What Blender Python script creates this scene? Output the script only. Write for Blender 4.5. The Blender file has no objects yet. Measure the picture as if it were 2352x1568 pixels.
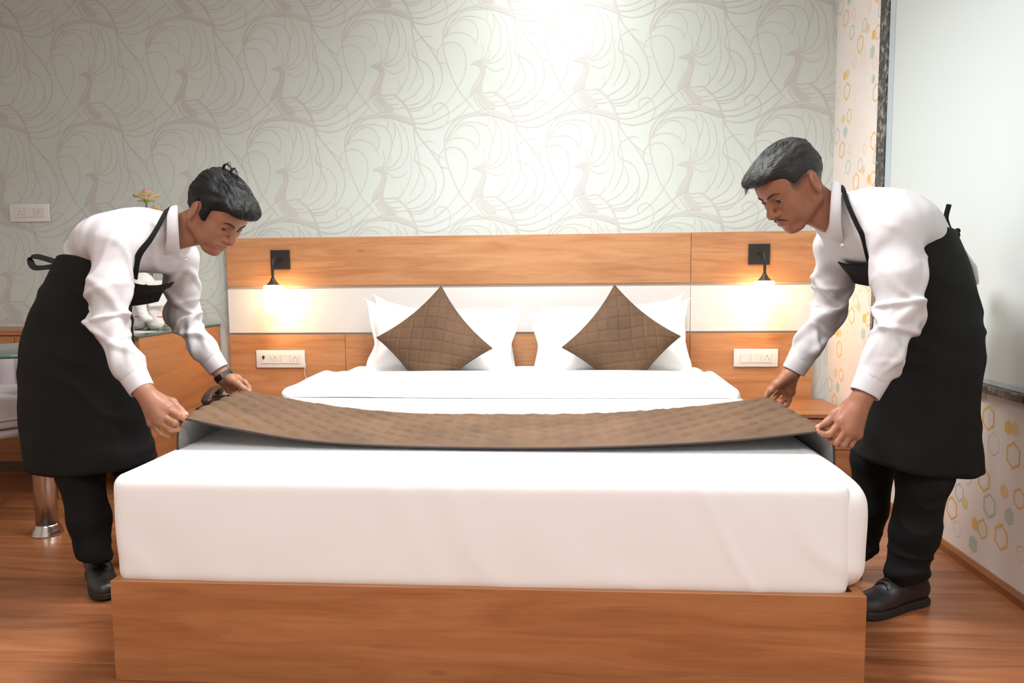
import bpy, bmesh, math, random
import numpy as np
from mathutils import Vector, Matrix

scene = bpy.context.scene
COL = scene.collection

# ------------------------------------------------------------------ camera
S = 1.1
FPX = 1716.95
YAW, PIT, ROL = 0.071447, 0.090333, -0.009403
CAM = np.array([0.130447, -3.916577, 0.991184]) * S
_f = np.array([-math.sin(YAW) * math.cos(PIT), math.cos(YAW) * math.cos(PIT), -math.sin(PIT)])
_r = np.array([math.cos(YAW), math.sin(YAW), 0.0])
_u = np.cross(_r, _f)
CR = math.cos(ROL) * _r + math.sin(ROL) * _u
CU = -math.sin(ROL) * _r + math.cos(ROL) * _u
CF = _f
cam_d = bpy.data.cameras.new('camera')
cam_d.sensor_width = 36.0
cam_d.lens = FPX * 36.0 / 2352.0
cam_d.clip_start = 0.05
cam = bpy.data.objects.new('camera', cam_d)
COL.objects.link(cam)
cam.matrix_world = Matrix(((CR[0], CU[0], -CF[0], CAM[0]), (CR[1], CU[1], -CF[1], CAM[1]),
                           (CR[2], CU[2], -CF[2], CAM[2]), (0, 0, 0, 1)))
scene.camera = cam

# ------------------------------------------------------------------ world, exposure
wd = bpy.data.worlds.new('world')
scene.world = wd
wd.use_nodes = True
wd.node_tree.nodes['Background'].inputs[0].default_value = (1, 1, 1, 1)
wd.node_tree.nodes['Background'].inputs[1].default_value = 0.3
scene.view_settings.view_transform = 'Standard'
scene.view_settings.look = 'None'
scene.view_settings.exposure = 0.2
scene.view_settings.gamma = 1.0
scene.view_settings.use_curve_mapping = False

CEIL = 2.95
# ceiling light fittings, last three added unseen as fill: x, y, radius, watts, colour
LIGHTS = [(0.10, -0.75, 0.42, 12, (0.97, 0.99, 1.0)),
          (-0.10, -1.90, 0.45, 54, (0.96, 0.985, 1.0)),
          (-1.9, -3.3, 0.40, 7, (0.96, 0.985, 1.0)),
          (0.9, -4.4, 0.55, 30, (0.96, 0.985, 1.0)),
          (-1.0, -4.7, 0.55, 30, (0.96, 0.985, 1.0))]


def at_y(x, y, Y):
    d = ((x - 1176) / FPX) * CR - ((y - 784) / FPX) * CU + CF
    return CAM + d * (Y - CAM[1]) / d[1]


def at_x(x, y, X):
    d = ((x - 1176) / FPX) * CR - ((y - 784) / FPX) * CU + CF
    return CAM + d * (X - CAM[0]) / d[0]


def at_z(x, y, Z):
    d = ((x - 1176) / FPX) * CR - ((y - 784) / FPX) * CU + CF
    return CAM + d * (Z - CAM[2]) / d[2]


def ppm(Y):                       # image pixels per metre at depth plane Y
    return FPX / (Y - CAM[1])


# ------------------------------------------------------------------ materials
MATS = {}


def mat(name, color, rough=0.5, metal=0.0, spec=0.5, emit=None, estr=0.0, sheen=0.0, coat=0.0, trans=0.0):
    m = bpy.data.materials.new(name)
    m.use_nodes = True
    b = m.node_tree.nodes['Principled BSDF']
    b.inputs['Base Color'].default_value = (*color, 1)
    b.inputs['Roughness'].default_value = rough
    b.inputs['Metallic'].default_value = metal
    b.inputs['Specular IOR Level'].default_value = spec
    if emit:
        b.inputs['Emission Color'].default_value = (*emit, 1)
        b.inputs['Emission Strength'].default_value = estr
    b.inputs['Sheen Weight'].default_value = sheen
    b.inputs['Coat Weight'].default_value = coat
    b.inputs['Transmission Weight'].default_value = trans
    MATS[name] = m
    return m


def nodes_of(m):
    nt = m.node_tree
    return nt, nt.nodes, nt.links, nt.nodes['Principled BSDF']


def ramp(N, stops):
    r = N.new('ShaderNodeValToRGB')
    e = r.color_ramp.elements
    while len(e) < len(stops):
        e.new(0.5)
    for i, (p, c) in enumerate(stops):
        e[i].position = p
        e[i].color = (*c, 1)
    return r


def wood(name, dark, mid, light, rough=0.4, grain=(1.0, 9.0, 9.0), scale=2.2, coat=0.0, per_object=0.0, streak=0.25, bump=0.02):
    m = mat(name, mid, rough, coat=coat)
    nt, N, L, B = nodes_of(m)
    tc = N.new('ShaderNodeTexCoord')
    mp = N.new('ShaderNodeMapping')
    mp.inputs['Scale'].default_value = grain
    oi = N.new('ShaderNodeObjectInfo')
    mul = N.new('ShaderNodeVectorMath'); mul.operation = 'SCALE'
    mul.inputs[0].default_value = (7.0, 13.0, 5.0)
    L.new(oi.outputs['Random'], mul.inputs['Scale'])
    add = N.new('ShaderNodeVectorMath'); add.operation = 'ADD'
    L.new(tc.outputs['Object'], add.inputs[0])
    L.new(mul.outputs[0], add.inputs[1])
    L.new(add.outputs[0], mp.inputs['Vector'])
    n1 = N.new('ShaderNodeTexNoise')
    n1.inputs['Scale'].default_value = scale
    n1.inputs['Detail'].default_value = 6
    n1.inputs['Roughness'].default_value = 0.55
    n1.inputs['Distortion'].default_value = 1.1
    L.new(mp.outputs[0], n1.inputs['Vector'])
    r1 = ramp(N, [(0.28, dark), (0.5, mid), (0.72, light)])
    L.new(n1.outputs['Fac'], r1.inputs[0])
    mp2 = N.new('ShaderNodeMapping')
    mp2.inputs['Scale'].default_value = (grain[0] * 3, grain[1] * 14, grain[2] * 14)
    L.new(add.outputs[0], mp2.inputs['Vector'])
    n2 = N.new('ShaderNodeTexNoise')
    n2.inputs['Scale'].default_value = 2.0
    n2.inputs['Detail'].default_value = 3
    L.new(mp2.outputs[0], n2.inputs['Vector'])
    r2 = ramp(N, [(0.3, (0.62, 0.55, 0.5)), (0.6, (1, 1, 1))])
    L.new(n2.outputs['Fac'], r2.inputs[0])
    mx = N.new('ShaderNodeMixRGB'); mx.blend_type = 'MULTIPLY'
    mx.inputs[0].default_value = streak
    L.new(r1.outputs[0], mx.inputs[1]); L.new(r2.outputs[0], mx.inputs[2])
    # occasional knots: dark, elongated along the grain
    mp3 = N.new('ShaderNodeMapping'); mp3.inputs['Scale'].default_value = (grain[0] * 1.3, grain[1] * 0.5, grain[2] * 0.5)
    L.new(add.outputs[0], mp3.inputs['Vector'])
    vo = N.new('ShaderNodeTexVoronoi'); vo.inputs['Scale'].default_value = 1.9
    L.new(mp3.outputs[0], vo.inputs['Vector'])
    r3 = ramp(N, [(0.0, (0.42, 0.34, 0.3)), (0.035, (0.75, 0.68, 0.62)), (0.09, (1, 1, 1))])
    L.new(vo.outputs['Distance'], r3.inputs[0])
    mx3 = N.new('ShaderNodeMixRGB'); mx3.blend_type = 'MULTIPLY'; mx3.inputs[0].default_value = 0.8
    L.new(mx.outputs[0], mx3.inputs[1]); L.new(r3.outputs[0], mx3.inputs[2])
    out = mx3
    if per_object > 0:
        hs = N.new('ShaderNodeHueSaturation')
        mr = N.new('ShaderNodeMapRange')
        mr.inputs['To Min'].default_value = 1 - per_object
        mr.inputs['To Max'].default_value = 1 + per_object
        L.new(oi.outputs['Random'], mr.inputs['Value'])
        L.new(mr.outputs[0], hs.inputs['Value'])
        L.new(mx3.outputs[0], hs.inputs['Color'])
        out = hs
    L.new(out.outputs[0], B.inputs['Base Color'])
    if bump:
        bp = N.new('ShaderNodeBump'); bp.inputs['Strength'].default_value = bump
        L.new(n2.outputs['Fac'], bp.inputs['Height'])
        L.new(bp.outputs[0], B.inputs['Normal'])
    return m


def noisy(name, c1, c2, scale, rough=0.6, detail=4, lo=0.35, hi=0.65, bump=0.0, **kw):
    m = mat(name, c1, rough, **kw)
    nt, N, L, B = nodes_of(m)
    tc = N.new('ShaderNodeTexCoord')
    n = N.new('ShaderNodeTexNoise'); n.inputs['Scale'].default_value = scale; n.inputs['Detail'].default_value = detail
    L.new(tc.outputs['Object'], n.inputs['Vector'])
    r = ramp(N, [(lo, c1), (hi, c2)])
    L.new(n.outputs['Fac'], r.inputs[0]); L.new(r.outputs[0], B.inputs['Base Color'])
    if bump:
        bp = N.new('ShaderNodeBump'); bp.inputs['Strength'].default_value = bump; bp.inputs['Distance'].default_value = 0.002
        L.new(n.outputs['Fac'], bp.inputs['Height']); L.new(bp.outputs[0], B.inputs['Normal'])
    return m


def cloth(name, color, rough=0.85, weave=900.0, bump=0.06, sheen=0.0, var=0.06):
    m = mat(name, color, rough, spec=0.25, sheen=sheen)
    nt, N, L, B = nodes_of(m)
    tc = N.new('ShaderNodeTexCoord')
    n = N.new('ShaderNodeTexNoise'); n.inputs['Scale'].default_value = 5.0; n.inputs['Detail'].default_value = 5
    L.new(tc.outputs['Object'], n.inputs['Vector'])
    c = np.array(color)
    r = ramp(N, [(0.3, tuple(c * (1 - var))), (0.7, tuple(np.minimum(c * (1 + var), 1)))])
    L.new(n.outputs['Fac'], r.inputs[0]); L.new(r.outputs[0], B.inputs['Base Color'])
    n2 = N.new('ShaderNodeTexNoise'); n2.inputs['Scale'].default_value = weave; n2.inputs['Detail'].default_value = 1
    L.new(tc.outputs['Object'], n2.inputs['Vector'])
    bp = N.new('ShaderNodeBump'); bp.inputs['Strength'].default_value = bump; bp.inputs['Distance'].default_value = 0.001
    L.new(n2.outputs['Fac'], bp.inputs['Height']); L.new(bp.outputs[0], B.inputs['Normal'])
    return m


wood('laminate', (0.305, 0.115, 0.041), (0.385, 0.156, 0.058), (0.45, 0.20, 0.082), rough=0.38, scale=2.0, streak=0.3)
wood('laminate_lit', (0.43, 0.185, 0.075), (0.53, 0.25, 0.11), (0.60, 0.31, 0.15), rough=0.38, scale=2.0, streak=0.3)  # bed laminate again, lamp and ceiling light on the headboard lightened into its colour
wood('laminate_desk', (0.36, 0.135, 0.045), (0.44, 0.18, 0.065), (0.50, 0.22, 0.085), rough=0.35, scale=1.6, streak=0.25)
wood('laminate_side', (0.36, 0.135, 0.045), (0.44, 0.18, 0.065), (0.50, 0.22, 0.085), rough=0.35, grain=(9.0, 1.0, 9.0), scale=1.6, streak=0.25)
wood('floor_wood', (0.20, 0.068, 0.026), (0.33, 0.120, 0.047), (0.41, 0.165, 0.070), rough=0.30, grain=(0.8, 8.0, 8.0), scale=1.7, per_object=0.16, streak=0.4, bump=0.03)
wood('baseboard_wood', (0.20, 0.065, 0.024), (0.28, 0.10, 0.038), (0.34, 0.13, 0.05), rough=0.35, grain=(8, 1, 8), scale=2.0)
mat('white_laminate', (0.74, 0.715, 0.69), 0.4)
mat('groove', (0.55, 0.45, 0.38), 0.4)
mat('ceiling_paint', (0.85, 0.85, 0.84), 0.8)
mat('side_paint', (0.72, 0.72, 0.69), 0.8)
noisy('wallpaper', (0.605, 0.66, 0.62), (0.63, 0.685, 0.645), 2.0, rough=0.6, bump=0.0)
noisy('wallpaper_print', (0.55, 0.545, 0.52), (0.565, 0.56, 0.535), 3.0, rough=0.5)
noisy('hex_paper', (0.80, 0.73, 0.68), (0.83, 0.765, 0.72), 4.0, rough=0.6)
mat('hex_yellow', (0.80, 0.52, 0.15), 0.6)
mat('hex_pale_yellow', (0.80, 0.60, 0.33), 0.6)
mat('hex_mint', (0.50, 0.60, 0.54), 0.6)
mat('hex_pale_mint', (0.70, 0.69, 0.65), 0.6)
cloth('sheet_white', (0.85, 0.845, 0.845), weave=700, bump=0.03, var=0.01)
cloth('pillow_white', (0.88, 0.875, 0.87), weave=700, bump=0.03, var=0.01)
cloth('velvet_brown', (0.125, 0.070, 0.038), rough=0.7, weave=500, bump=0.05, sheen=0.03, var=0.22)
cloth('lining_grey', (0.30, 0.285, 0.275), weave=700, var=0.08)
mat('piping_dark', (0.035, 0.022, 0.016), 0.7)
mat('black_metal', (0.018, 0.016, 0.015), 0.45, spec=0.5)
mat('bronze_metal', (0.07, 0.05, 0.04), 0.4, metal=0.5)
mat('lamp_glass', (0.95, 0.9, 0.8), 0.4, emit=(1.0, 0.68, 0.34), estr=14.0)
mat('plate_white', (0.80, 0.79, 0.775), 0.3)
mat('module_white', (0.76, 0.75, 0.74), 0.35)
mat('pin_dark', (0.12, 0.07, 0.05), 0.6)
mat('plastic_black', (0.022, 0.020, 0.019), 0.32)
mat('plastic_brownblack', (0.045, 0.033, 0.028), 0.30)
mat('button_grey', (0.50, 0.48, 0.45), 0.5)
mat('frosted_glass', (0.60, 0.66, 0.655), 0.24, spec=0.5)
mat('window_channel', (0.46, 0.54, 0.575), 0.3)
mat('desk_glass', (0.50, 0.60, 0.55), 0.04, trans=0.85, spec=0.5)
mat('glass_edge', (0.05, 0.115, 0.085), 0.15)
mat('steel', (0.62, 0.60, 0.58), 0.22, metal=1.0)
cloth('lavender_velvet', (0.46, 0.40, 0.42), rough=0.8, weave=400, sheen=0.4, var=0.1)
noisy('towel', (0.80, 0.77, 0.75), (0.86, 0.83, 0.81), 120, rough=0.95, bump=0.6, sheen=0.4)
mat('red_string', (0.6, 0.04, 0.05), 0.6)
mat('paper', (0.8, 0.78, 0.76), 0.7)
mat('paper_print', (0.22, 0.13, 0.12), 0.7)
noisy('petal', (0.90, 0.70, 0.42), (0.88, 0.78, 0.58), 30, rough=0.7)
mat('petal_pink', (0.86, 0.40, 0.34), 0.7)
mat('leaf_green', (0.30, 0.38, 0.07), 0.6)
mat('stem_green', (0.05, 0.08, 0.03), 0.6)
mat('lamp_panel', (0.9, 0.9, 0.9), 0.5, emit=(1, 0.97, 0.94), estr=3.0)
mat('cable_white', (0.7, 0.68, 0.66), 0.5)
# dark granite with grey flecks
g = mat('granite', (0.03, 0.03, 0.03), 0.25)
nt, N, L, B = nodes_of(g)
tc = N.new('ShaderNodeTexCoord')
v1 = N.new('ShaderNodeTexNoise'); v1.inputs['Scale'].default_value = 34; v1.inputs['Detail'].default_value = 6; v1.inputs['Distortion'].default_value = 0.8
L.new(tc.outputs['Object'], v1.inputs['Vector'])
rr = ramp(N, [(0.38, (0.012, 0.012, 0.012)), (0.52, (0.045, 0.042, 0.040)), (0.68, (0.30, 0.26, 0.22))])
L.new(v1.outputs['Fac'], rr.inputs[0]); L.new(rr.outputs[0], B.inputs['Base Color'])


# ------------------------------------------------------------------ object helpers
def tag(o, label=None, cat=None, group=None, kind=None):
    if label: o['label'] = label
    if cat: o['category'] = cat
    if group: o['group'] = group
    if kind: o['kind'] = kind
    return o


def thing(name, label, cat, loc=(0, 0, 0), group=None):
    o = bpy.data.objects.new(name, None)
    o.empty_display_size = 0.05
    COL.objects.link(o)
    o.location = [float(v) for v in loc]
    return tag(o, label, cat, group)


def mesh_np(name, v, faces, smooth):
    """mesh from numpy verts and an (n,k) face array or a list of tuples"""
    me = bpy.data.meshes.new(name)
    v = np.asarray(v, np.float32)
    if isinstance(faces, np.ndarray):
        k = faces.shape[1]; n = len(faces)
        me.vertices.add(len(v)); me.vertices.foreach_set('co', v.ravel())
        me.loops.add(n * k); me.loops.foreach_set('vertex_index', faces.astype(np.int32).ravel())
        me.polygons.add(n)
        me.polygons.foreach_set('loop_start', np.arange(0, n * k, k, dtype=np.int32))
        me.polygons.foreach_set('loop_total', np.full(n, k, np.int32))
        me.update(calc_edges=True)
        me.validate()
    else:
        me.from_pydata([tuple(map(float, p)) for p in v], [], [tuple(map(int, f)) for f in faces])
        me.update()
    if smooth:
        me.polygons.foreach_set('use_smooth', np.ones(len(me.polygons), bool))
    return me


def wloc(o):
    v = Vector((0, 0, 0))
    while o is not None:
        v = v + o.location
        o = o.parent
    return v


def obj(name, v, faces, material, parent=None, smooth=False, loc=None, colors=None, mats=None, midx=None):
    """v in world coordinates; the object's origin goes to loc (or its parent's origin)"""
    v = np.asarray(v, float)
    base = np.array(loc if loc is not None else (wloc(parent) if parent is not None else (0, 0, 0)), float)
    me = mesh_np(name, v - base, faces, smooth)
    for mm in (mats or [material]):
        me.materials.append(MATS[mm])
    if midx is not None:
        me.polygons.foreach_set('material_index', np.asarray(midx, np.int32))
    if colors is not None:
        at = me.color_attributes.new('Col', 'FLOAT_COLOR', 'POINT')
        c = np.ones((len(v), 4), np.float32); c[:, :3] = colors
        at.data.foreach_set('color', c.ravel())
    o = bpy.data.objects.new(name, me)
    COL.objects.link(o)
    if parent is not None:
        o.parent = parent
        o.location = Vector(base) - wloc(parent)
    else:
        o.location = base
    return o


class MB:
    """collects simple solids into one mesh"""
    def __init__(s):
        s.v = []; s.f = []

    def add(s, v, f):
        n = len(s.v)
        s.v += [tuple(map(float, p)) for p in v]
        s.f += [tuple(int(i) + n for i in q) for q in f]
        return s

    def box(s, lo, hi, bev=0.0, seg=2, M=None):
        bm = bmesh.new()
        bmesh.ops.create_cube(bm, size=1.0)
        lo = Vector(lo); hi = Vector(hi)
        for q in bm.verts:
            q.co = Vector(((q.co.x + .5) * (hi.x - lo.x) + lo.x, (q.co.y + .5) * (hi.y - lo.y) + lo.y, (q.co.z + .5) * (hi.z - lo.z) + lo.z))
        if bev > 0:
            bmesh.ops.bevel(bm, geom=list(bm.edges), offset=bev, segments=seg, affect='EDGES', profile=0.5)
        if M is not None:
            bmesh.ops.transform(bm, matrix=M, verts=bm.verts)
        bm.verts.index_update()
        s.add([q.co[:] for q in bm.verts], [[q.index for q in f.verts] for f in bm.faces])
        bm.free()
        return s

    def tube(s, path, rad, n=10, cap=True):
        v, f = tube(path, rad, n, cap)
        return s.add(v, f)

    def lathe(s, prof, c, n=24):
        """profile [(r, z)] around vertical axis at c"""
        v = []; f = []
        for r, z in prof:
            for k in range(n):
                a = 2 * math.pi * k / n
                v.append((c[0] + r * math.cos(a), c[1] + r * math.sin(a), c[2] + z))
        for i in range(len(prof) - 1):
            for k in range(n):
                f.append((i * n + k, i * n + (k + 1) % n, (i + 1) * n + (k + 1) % n, (i + 1) * n + k))
        f.append(tuple(range(n))[::-1]); f.append(tuple((len(prof) - 1) * n + k for k in range(n)))
        return s.add(v, f)

    def build(s, name, material, parent=None, smooth=False, loc=None):
        return obj(name, s.v, s.f, material, parent, smooth, loc)


def tube(path, rad, n=10, cap=True):
    P = np.asarray(path, float)
    m = len(P)
    R = np.full(m, rad, float) if np.isscalar(rad) else np.asarray(rad, float)
    T = np.gradient(P, axis=0)
    T /= np.linalg.norm(T, axis=1)[:, None] + 1e-12
    a = np.array([0, 0, 1.0]) if abs(T[0][2]) < 0.9 else np.array([1.0, 0, 0])
    U = np.cross(T[0], a); U /= np.linalg.norm(U)
    v = []
    for i in range(m):
        U = U - T[i] * (U @ T[i]); U /= np.linalg.norm(U) + 1e-12
        W = np.cross(T[i], U)
        for k in range(n):
            t = 2 * math.pi * k / n
            v.append(P[i] + R[i] * (math.cos(t) * U + math.sin(t) * W))
    f = []
    for i in range(m - 1):
        for k in range(n):
            f.append((i * n + k, i * n + (k + 1) % n, (i + 1) * n + (k + 1) % n, (i + 1) * n + k))
    if cap:
        f.append(tuple(range(n))[::-1]); f.append(tuple((m - 1) * n + k for k in range(n)))
    return v, f


def spline(pts, n=8):
    """Catmull-Rom through points"""
    P = np.asarray(pts, float)
    P = np.vstack([2 * P[0] - P[1], P, 2 * P[-1] - P[-2]])
    out = []
    for i in range(1, len(P) - 2):
        for k in range(n):
            t = k / n
            a, b, c, d = P[i - 1], P[i], P[i + 1], P[i + 2]
            out.append(0.5 * ((2 * b) + (c - a) * t + (2 * a - 5 * b + 4 * c - d) * t * t + (3 * b - a - 3 * c + d) * t ** 3))
    out.append(P[-2])
    return np.array(out)


def grid_faces(nu, nv, wrap_u=False, off=0):
    i, j = np.meshgrid(np.arange(nu if wrap_u else nu - 1), np.arange(nv - 1), indexing='ij')
    i = i.ravel(); j = j.ravel(); i2 = (i + 1) % nu
    return np.stack([i * nv + j, i2 * nv + j, i2 * nv + j + 1, i * nv + j + 1], 1) + off


# value noise, vectorised
def _hash(i, j, k):
    n = (i * 374761393 + j * 668265263 + k * 1274126177) & 0xffffffff
    n = ((n ^ (n >> 13)) * 1274126177) & 0xffffffff
    return ((n ^ (n >> 16)) & 0xffff) / 65535.0


def vnoise(p):
    p = np.asarray(p, float)
    i = np.floor(p).astype(np.int64); f = p - i
    f = f * f * (3 - 2 * f)
    r = 0
    for a in (0, 1):
        for b in (0, 1):
            for c in (0, 1):
                w = (f[:, 0] if a else 1 - f[:, 0]) * (f[:, 1] if b else 1 - f[:, 1]) * (f[:, 2] if c else 1 - f[:, 2])
                r = r + w * _hash(i[:, 0] + a, i[:, 1] + b, i[:, 2] + c)
    return r


# ------------------------------------------------------------------ signed-distance modelling (smooth unions, meshed by surface nets)
class SDF:
    def __init__(s, lo, hi, h):
        s.lo = np.array(lo, float); s.h = h
        s.n = np.ceil((np.array(hi, float) - s.lo) / h).astype(int) + 1
        s.d = np.full(tuple(s.n), 1e3, np.float32)

    def put(s, fn, lo, hi, k=0.01, frame=None, sub=False, pad=0.0):
        """fn(P[n,3])->distance in local space, local bbox lo..hi; frame=(R, t, scale)"""
        lo = np.array(lo, float); hi = np.array(hi, float)
        cs = np.array([[(lo, hi)[a][0], (lo, hi)[b][1], (lo, hi)[c][2]] for a in (0, 1) for b in (0, 1) for c in (0, 1)])
        if frame is not None:
            R, t, sc = frame
            cs = cs * sc @ R.T + t
        m = k + 3 * s.h + pad
        a = np.maximum(np.floor((cs.min(0) - m - s.lo) / s.h).astype(int), 0)
        b = np.minimum(np.ceil((cs.max(0) + m - s.lo) / s.h).astype(int) + 1, s.n)
        if (b <= a).any():
            return
        ax = [s.lo[q] + s.h * np.arange(a[q], b[q]) for q in range(3)]
        X, Y, Z = np.meshgrid(*ax, indexing='ij')
        P = np.stack([X.ravel(), Y.ravel(), Z.ravel()], 1)
        if frame is not None:
            P = (P - t) @ R / sc
            v = fn(P) * sc
        else:
            v = fn(P)
        v = v.reshape(X.shape).astype(np.float32)
        sl = (slice(a[0], b[0]), slice(a[1], b[1]), slice(a[2], b[2]))
        o = s.d[sl]
        if sub:
            v = -v
            hh = np.clip(0.5 - 0.5 * (v - o) / k, 0, 1)
            s.d[sl] = v * (1 - hh) + o * hh + k * hh * (1 - hh)
        else:
            hh = np.clip(0.5 + 0.5 * (v - o) / k, 0, 1)
            r = v * (1 - hh) + o * hh - k * hh * (1 - hh)
            s.d[sl] = np.where(o > 100, v, r)

    def ball(s, c, r, k=0.01, **kw):
        c = np.array(c, float); r = np.array(r if np.ndim(r) else (r, r, r), float)
        rot = kw.pop('rot', None)
        def fn(P):
            q = P - c
            if rot is not None: q = q @ rot
            k0 = np.linalg.norm(q / r, axis=1); k1 = np.linalg.norm(q / (r * r), axis=1)
            return np.where(k1 > 1e-9, k0 * (k0 - 1) / np.maximum(k1, 1e-9), -r.min())
        m = r.max() if rot is not None else r
        s.put(fn, c - m, c + m, k, **kw)

    def cone(s, a, b, ra, rb, k=0.01, **kw):
        a = np.array(a, float); b = np.array(b, float)
        ab = b - a; L2 = ab @ ab + 1e-12
        def fn(P):
            t = np.clip((P - a) @ ab / L2, 0, 1)
            return np.linalg.norm(P - a - t[:, None] * ab, axis=1) - (ra + (rb - ra) * t)
        m = max(ra, rb)
        s.put(fn, np.minimum(a, b) - m, np.maximum(a, b) + m, k, **kw)

    def chain(s, pts, rad, k=0.008, **kw):
        for i in range(len(pts) - 1):
            s.cone(pts[i], pts[i + 1], rad[i], rad[i + 1], k, **kw)

    def etube(s, pts, lat, rl, rs, k=0.02, **kw):
        """tube of elliptical section: half-widths rl along lat and rs across"""
        pts = np.array(pts, float); lat = np.array(lat, float)
        if lat.ndim == 1: lat = np.tile(lat, (len(pts), 1))
        lat = lat / np.linalg.norm(lat, axis=1)[:, None]
        rl = np.array(rl, float); rs = np.array(rs, float)
        if kw.pop('split', False):
            for i in range(len(pts) - 1):
                s.etube(pts[i:i + 2], lat[i:i + 2], rl[i:i + 2], rs[i:i + 2], 1e-5, pad=0.055, **kw)
            return
        def fn(P):
            best = np.full(len(P), 1e3)
            for i in range(len(pts) - 1):
                a = pts[i]; ab = pts[i + 1] - a
                t = np.clip((P - a) @ ab / (ab @ ab), 0, 1)
                q = P - a - t[:, None] * ab
                A = rl[i] + (rl[i + 1] - rl[i]) * t; Bq = rs[i] + (rs[i + 1] - rs[i]) * t
                l = (q * (lat[i] * (1 - t)[:, None] + lat[i + 1] * t[:, None])).sum(1)
                o2 = np.maximum((q * q).sum(1) - l * l, 0)
                k0 = np.sqrt((l / A) ** 2 + o2 / Bq ** 2); k1 = np.sqrt((l / A ** 2) ** 2 + o2 / Bq ** 4)
                d = np.where(k1 > 1e-6, k0 * (k0 - 1) / np.maximum(k1, 1e-6), -np.minimum(A, Bq))
                best = np.minimum(best, d)
            return best
        m = max(rl.max(), rs.max())
        s.put(fn, pts.min(0) - m, pts.max(0) + m, k, **kw)

    def mesh(s, smooth=2):
        d = s.d; sg = d < 0
        nx, ny, nz = d.shape
        cnt = np.zeros((nx - 1, ny - 1, nz - 1), np.int8)
        for a in (0, 1):
            for b in (0, 1):
                for c in (0, 1):
                    cnt += sg[a:nx - 1 + a, b:ny - 1 + b, c:nz - 1 + c]
        act = np.argwhere((cnt > 0) & (cnt < 8))
        idx = np.full(cnt.shape, -1, np.int64)
        idx[tuple(act.T)] = np.arange(len(act))
        corners = np.array([[a, b, c] for a in (0, 1) for b in (0, 1) for c in (0, 1)])
        val = np.stack([d[tuple((act + c).T)] for c in corners], 1)
        val = np.clip(val, -1, 1)
        acc = np.zeros((len(act), 3)); num = np.zeros(len(act))
        for i in range(8):
            for j in range(i + 1, 8):
                if np.abs(corners[i] - corners[j]).sum() == 1:
                    vi, vj = val[:, i], val[:, j]
                    m = (vi < 0) != (vj < 0)
                    t = np.where(m, vi / np.where(m, vi - vj, 1), 0)
                    p = corners[i] + t[:, None] * (corners[j] - corners[i])
                    acc += p * m[:, None]; num += m
        V = s.lo + s.h * (act + acc / num[:, None])
        F = []
        for ax in range(3):
            o = [q for q in range(3) if q != ax]
            sl0 = [slice(1, -1)] * 3; sl1 = [slice(1, -1)] * 3
            sl0[ax] = slice(0, -1); sl1[ax] = slice(1, None)
            A = sg[tuple(sl0)]; Bq = sg[tuple(sl1)]
            e = np.argwhere(A != Bq)
            off = np.ones(3, int); off[ax] = 0
            flip = A[tuple(e.T)]
            e = e + off
            u = np.zeros(3, int); w = np.zeros(3, int); u[o[0]] = 1; w[o[1]] = 1
            q = np.stack([idx[tuple((e - u - w).T)], idx[tuple((e - w).T)], idx[tuple(e.T)], idx[tuple((e - u).T)]], 1)
            if ax == 1: flip = ~flip
            q[~flip] = q[~flip][:, ::-1]
            F.append(q)
        F = np.vstack(F)
        F = F[(F >= 0).all(1)]
        for _ in range(smooth):
            V = relax(V, F, 0.5)
        return V, F


def relax(V, F, w):
    A = np.zeros_like(V); C = np.zeros(len(V))
    for i in range(4):
        a = F[:, i]; b = F[:, (i + 1) % 4]
        for q in range(3):
            A[:, q] += np.bincount(a, V[b, q], len(V)) + np.bincount(b, V[a, q], len(V))
        C += np.bincount(a, minlength=len(V)) + np.bincount(b, minlength=len(V))
    return V * (1 - w) + w * A / np.maximum(C, 1)[:, None]


def normals(V, F):
    n = np.cross(V[F[:, 2]] - V[F[:, 0]], V[F[:, 3]] - V[F[:, 1]])
    R = np.zeros_like(V)
    for i in range(4):
        for q in range(3):
            R[:, q] += np.bincount(F[:, i], n[:, q], len(V))
    return R / (np.linalg.norm(R, axis=1)[:, None] + 1e-12)


def rotm(yaw=0, pitch=0, roll=0):
    """columns = local axes; local +x forward, +y left, +z up; pitch>0 looks down"""
    cy, sy = math.cos(yaw), math.sin(yaw); cp, sp = math.cos(pitch), math.sin(pitch); cr, sr = math.cos(roll), math.sin(roll)
    Rz = np.array([[cy, -sy, 0], [sy, cy, 0], [0, 0, 1]])
    Ry = np.array([[cp, 0, sp], [0, 1, 0], [-sp, 0, cp]])
    Rx = np.array([[1, 0, 0], [0, cr, -sr], [0, sr, cr]])
    return Rz @ Ry @ Rx


# ================================================================== THE ROOM
WX = 1.6213
XL, YR = -3.95, -6.4
fl = obj('floor', [(XL, YR, -0.02), (WX, YR, -0.02), (WX, 0, -0.02), (XL, 0, -0.02)], [(0, 1, 2, 3)], 'pin_dark')
tag(fl, 'red-brown wooden plank floor under the bed', 'floor', kind='structure')
PW, PL = 0.197, 1.29
plank_me = {}


def plank_mesh(ln):
    k = round(ln, 3)
    if k not in plank_me:
        b = MB().box((0, 0, -0.018), (ln - 0.0008, PW - 0.0008, 0.0), 0.0012, 1)
        me = mesh_np('plank', b.v, b.f, False)
        me.materials.append(MATS['floor_wood'])
        plank_me[k] = me
    return plank_me[k]


random.seed(5)
row = 0
y = -PW
while y > YR - PW:
    x = XL - [0.15, 0.75, 0.42, 1.05][row % 4]
    while x < WX:
        x0 = max(x, XL); x1 = min(x + PL, WX)
        if x1 - x0 > 0.03:
            o = bpy.data.objects.new('plank', plank_mesh(x1 - x0))
            COL.objects.link(o); o.parent = fl; o.location = (x0, y, 0)
        x += PL
    y -= PW; row += 1

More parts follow.
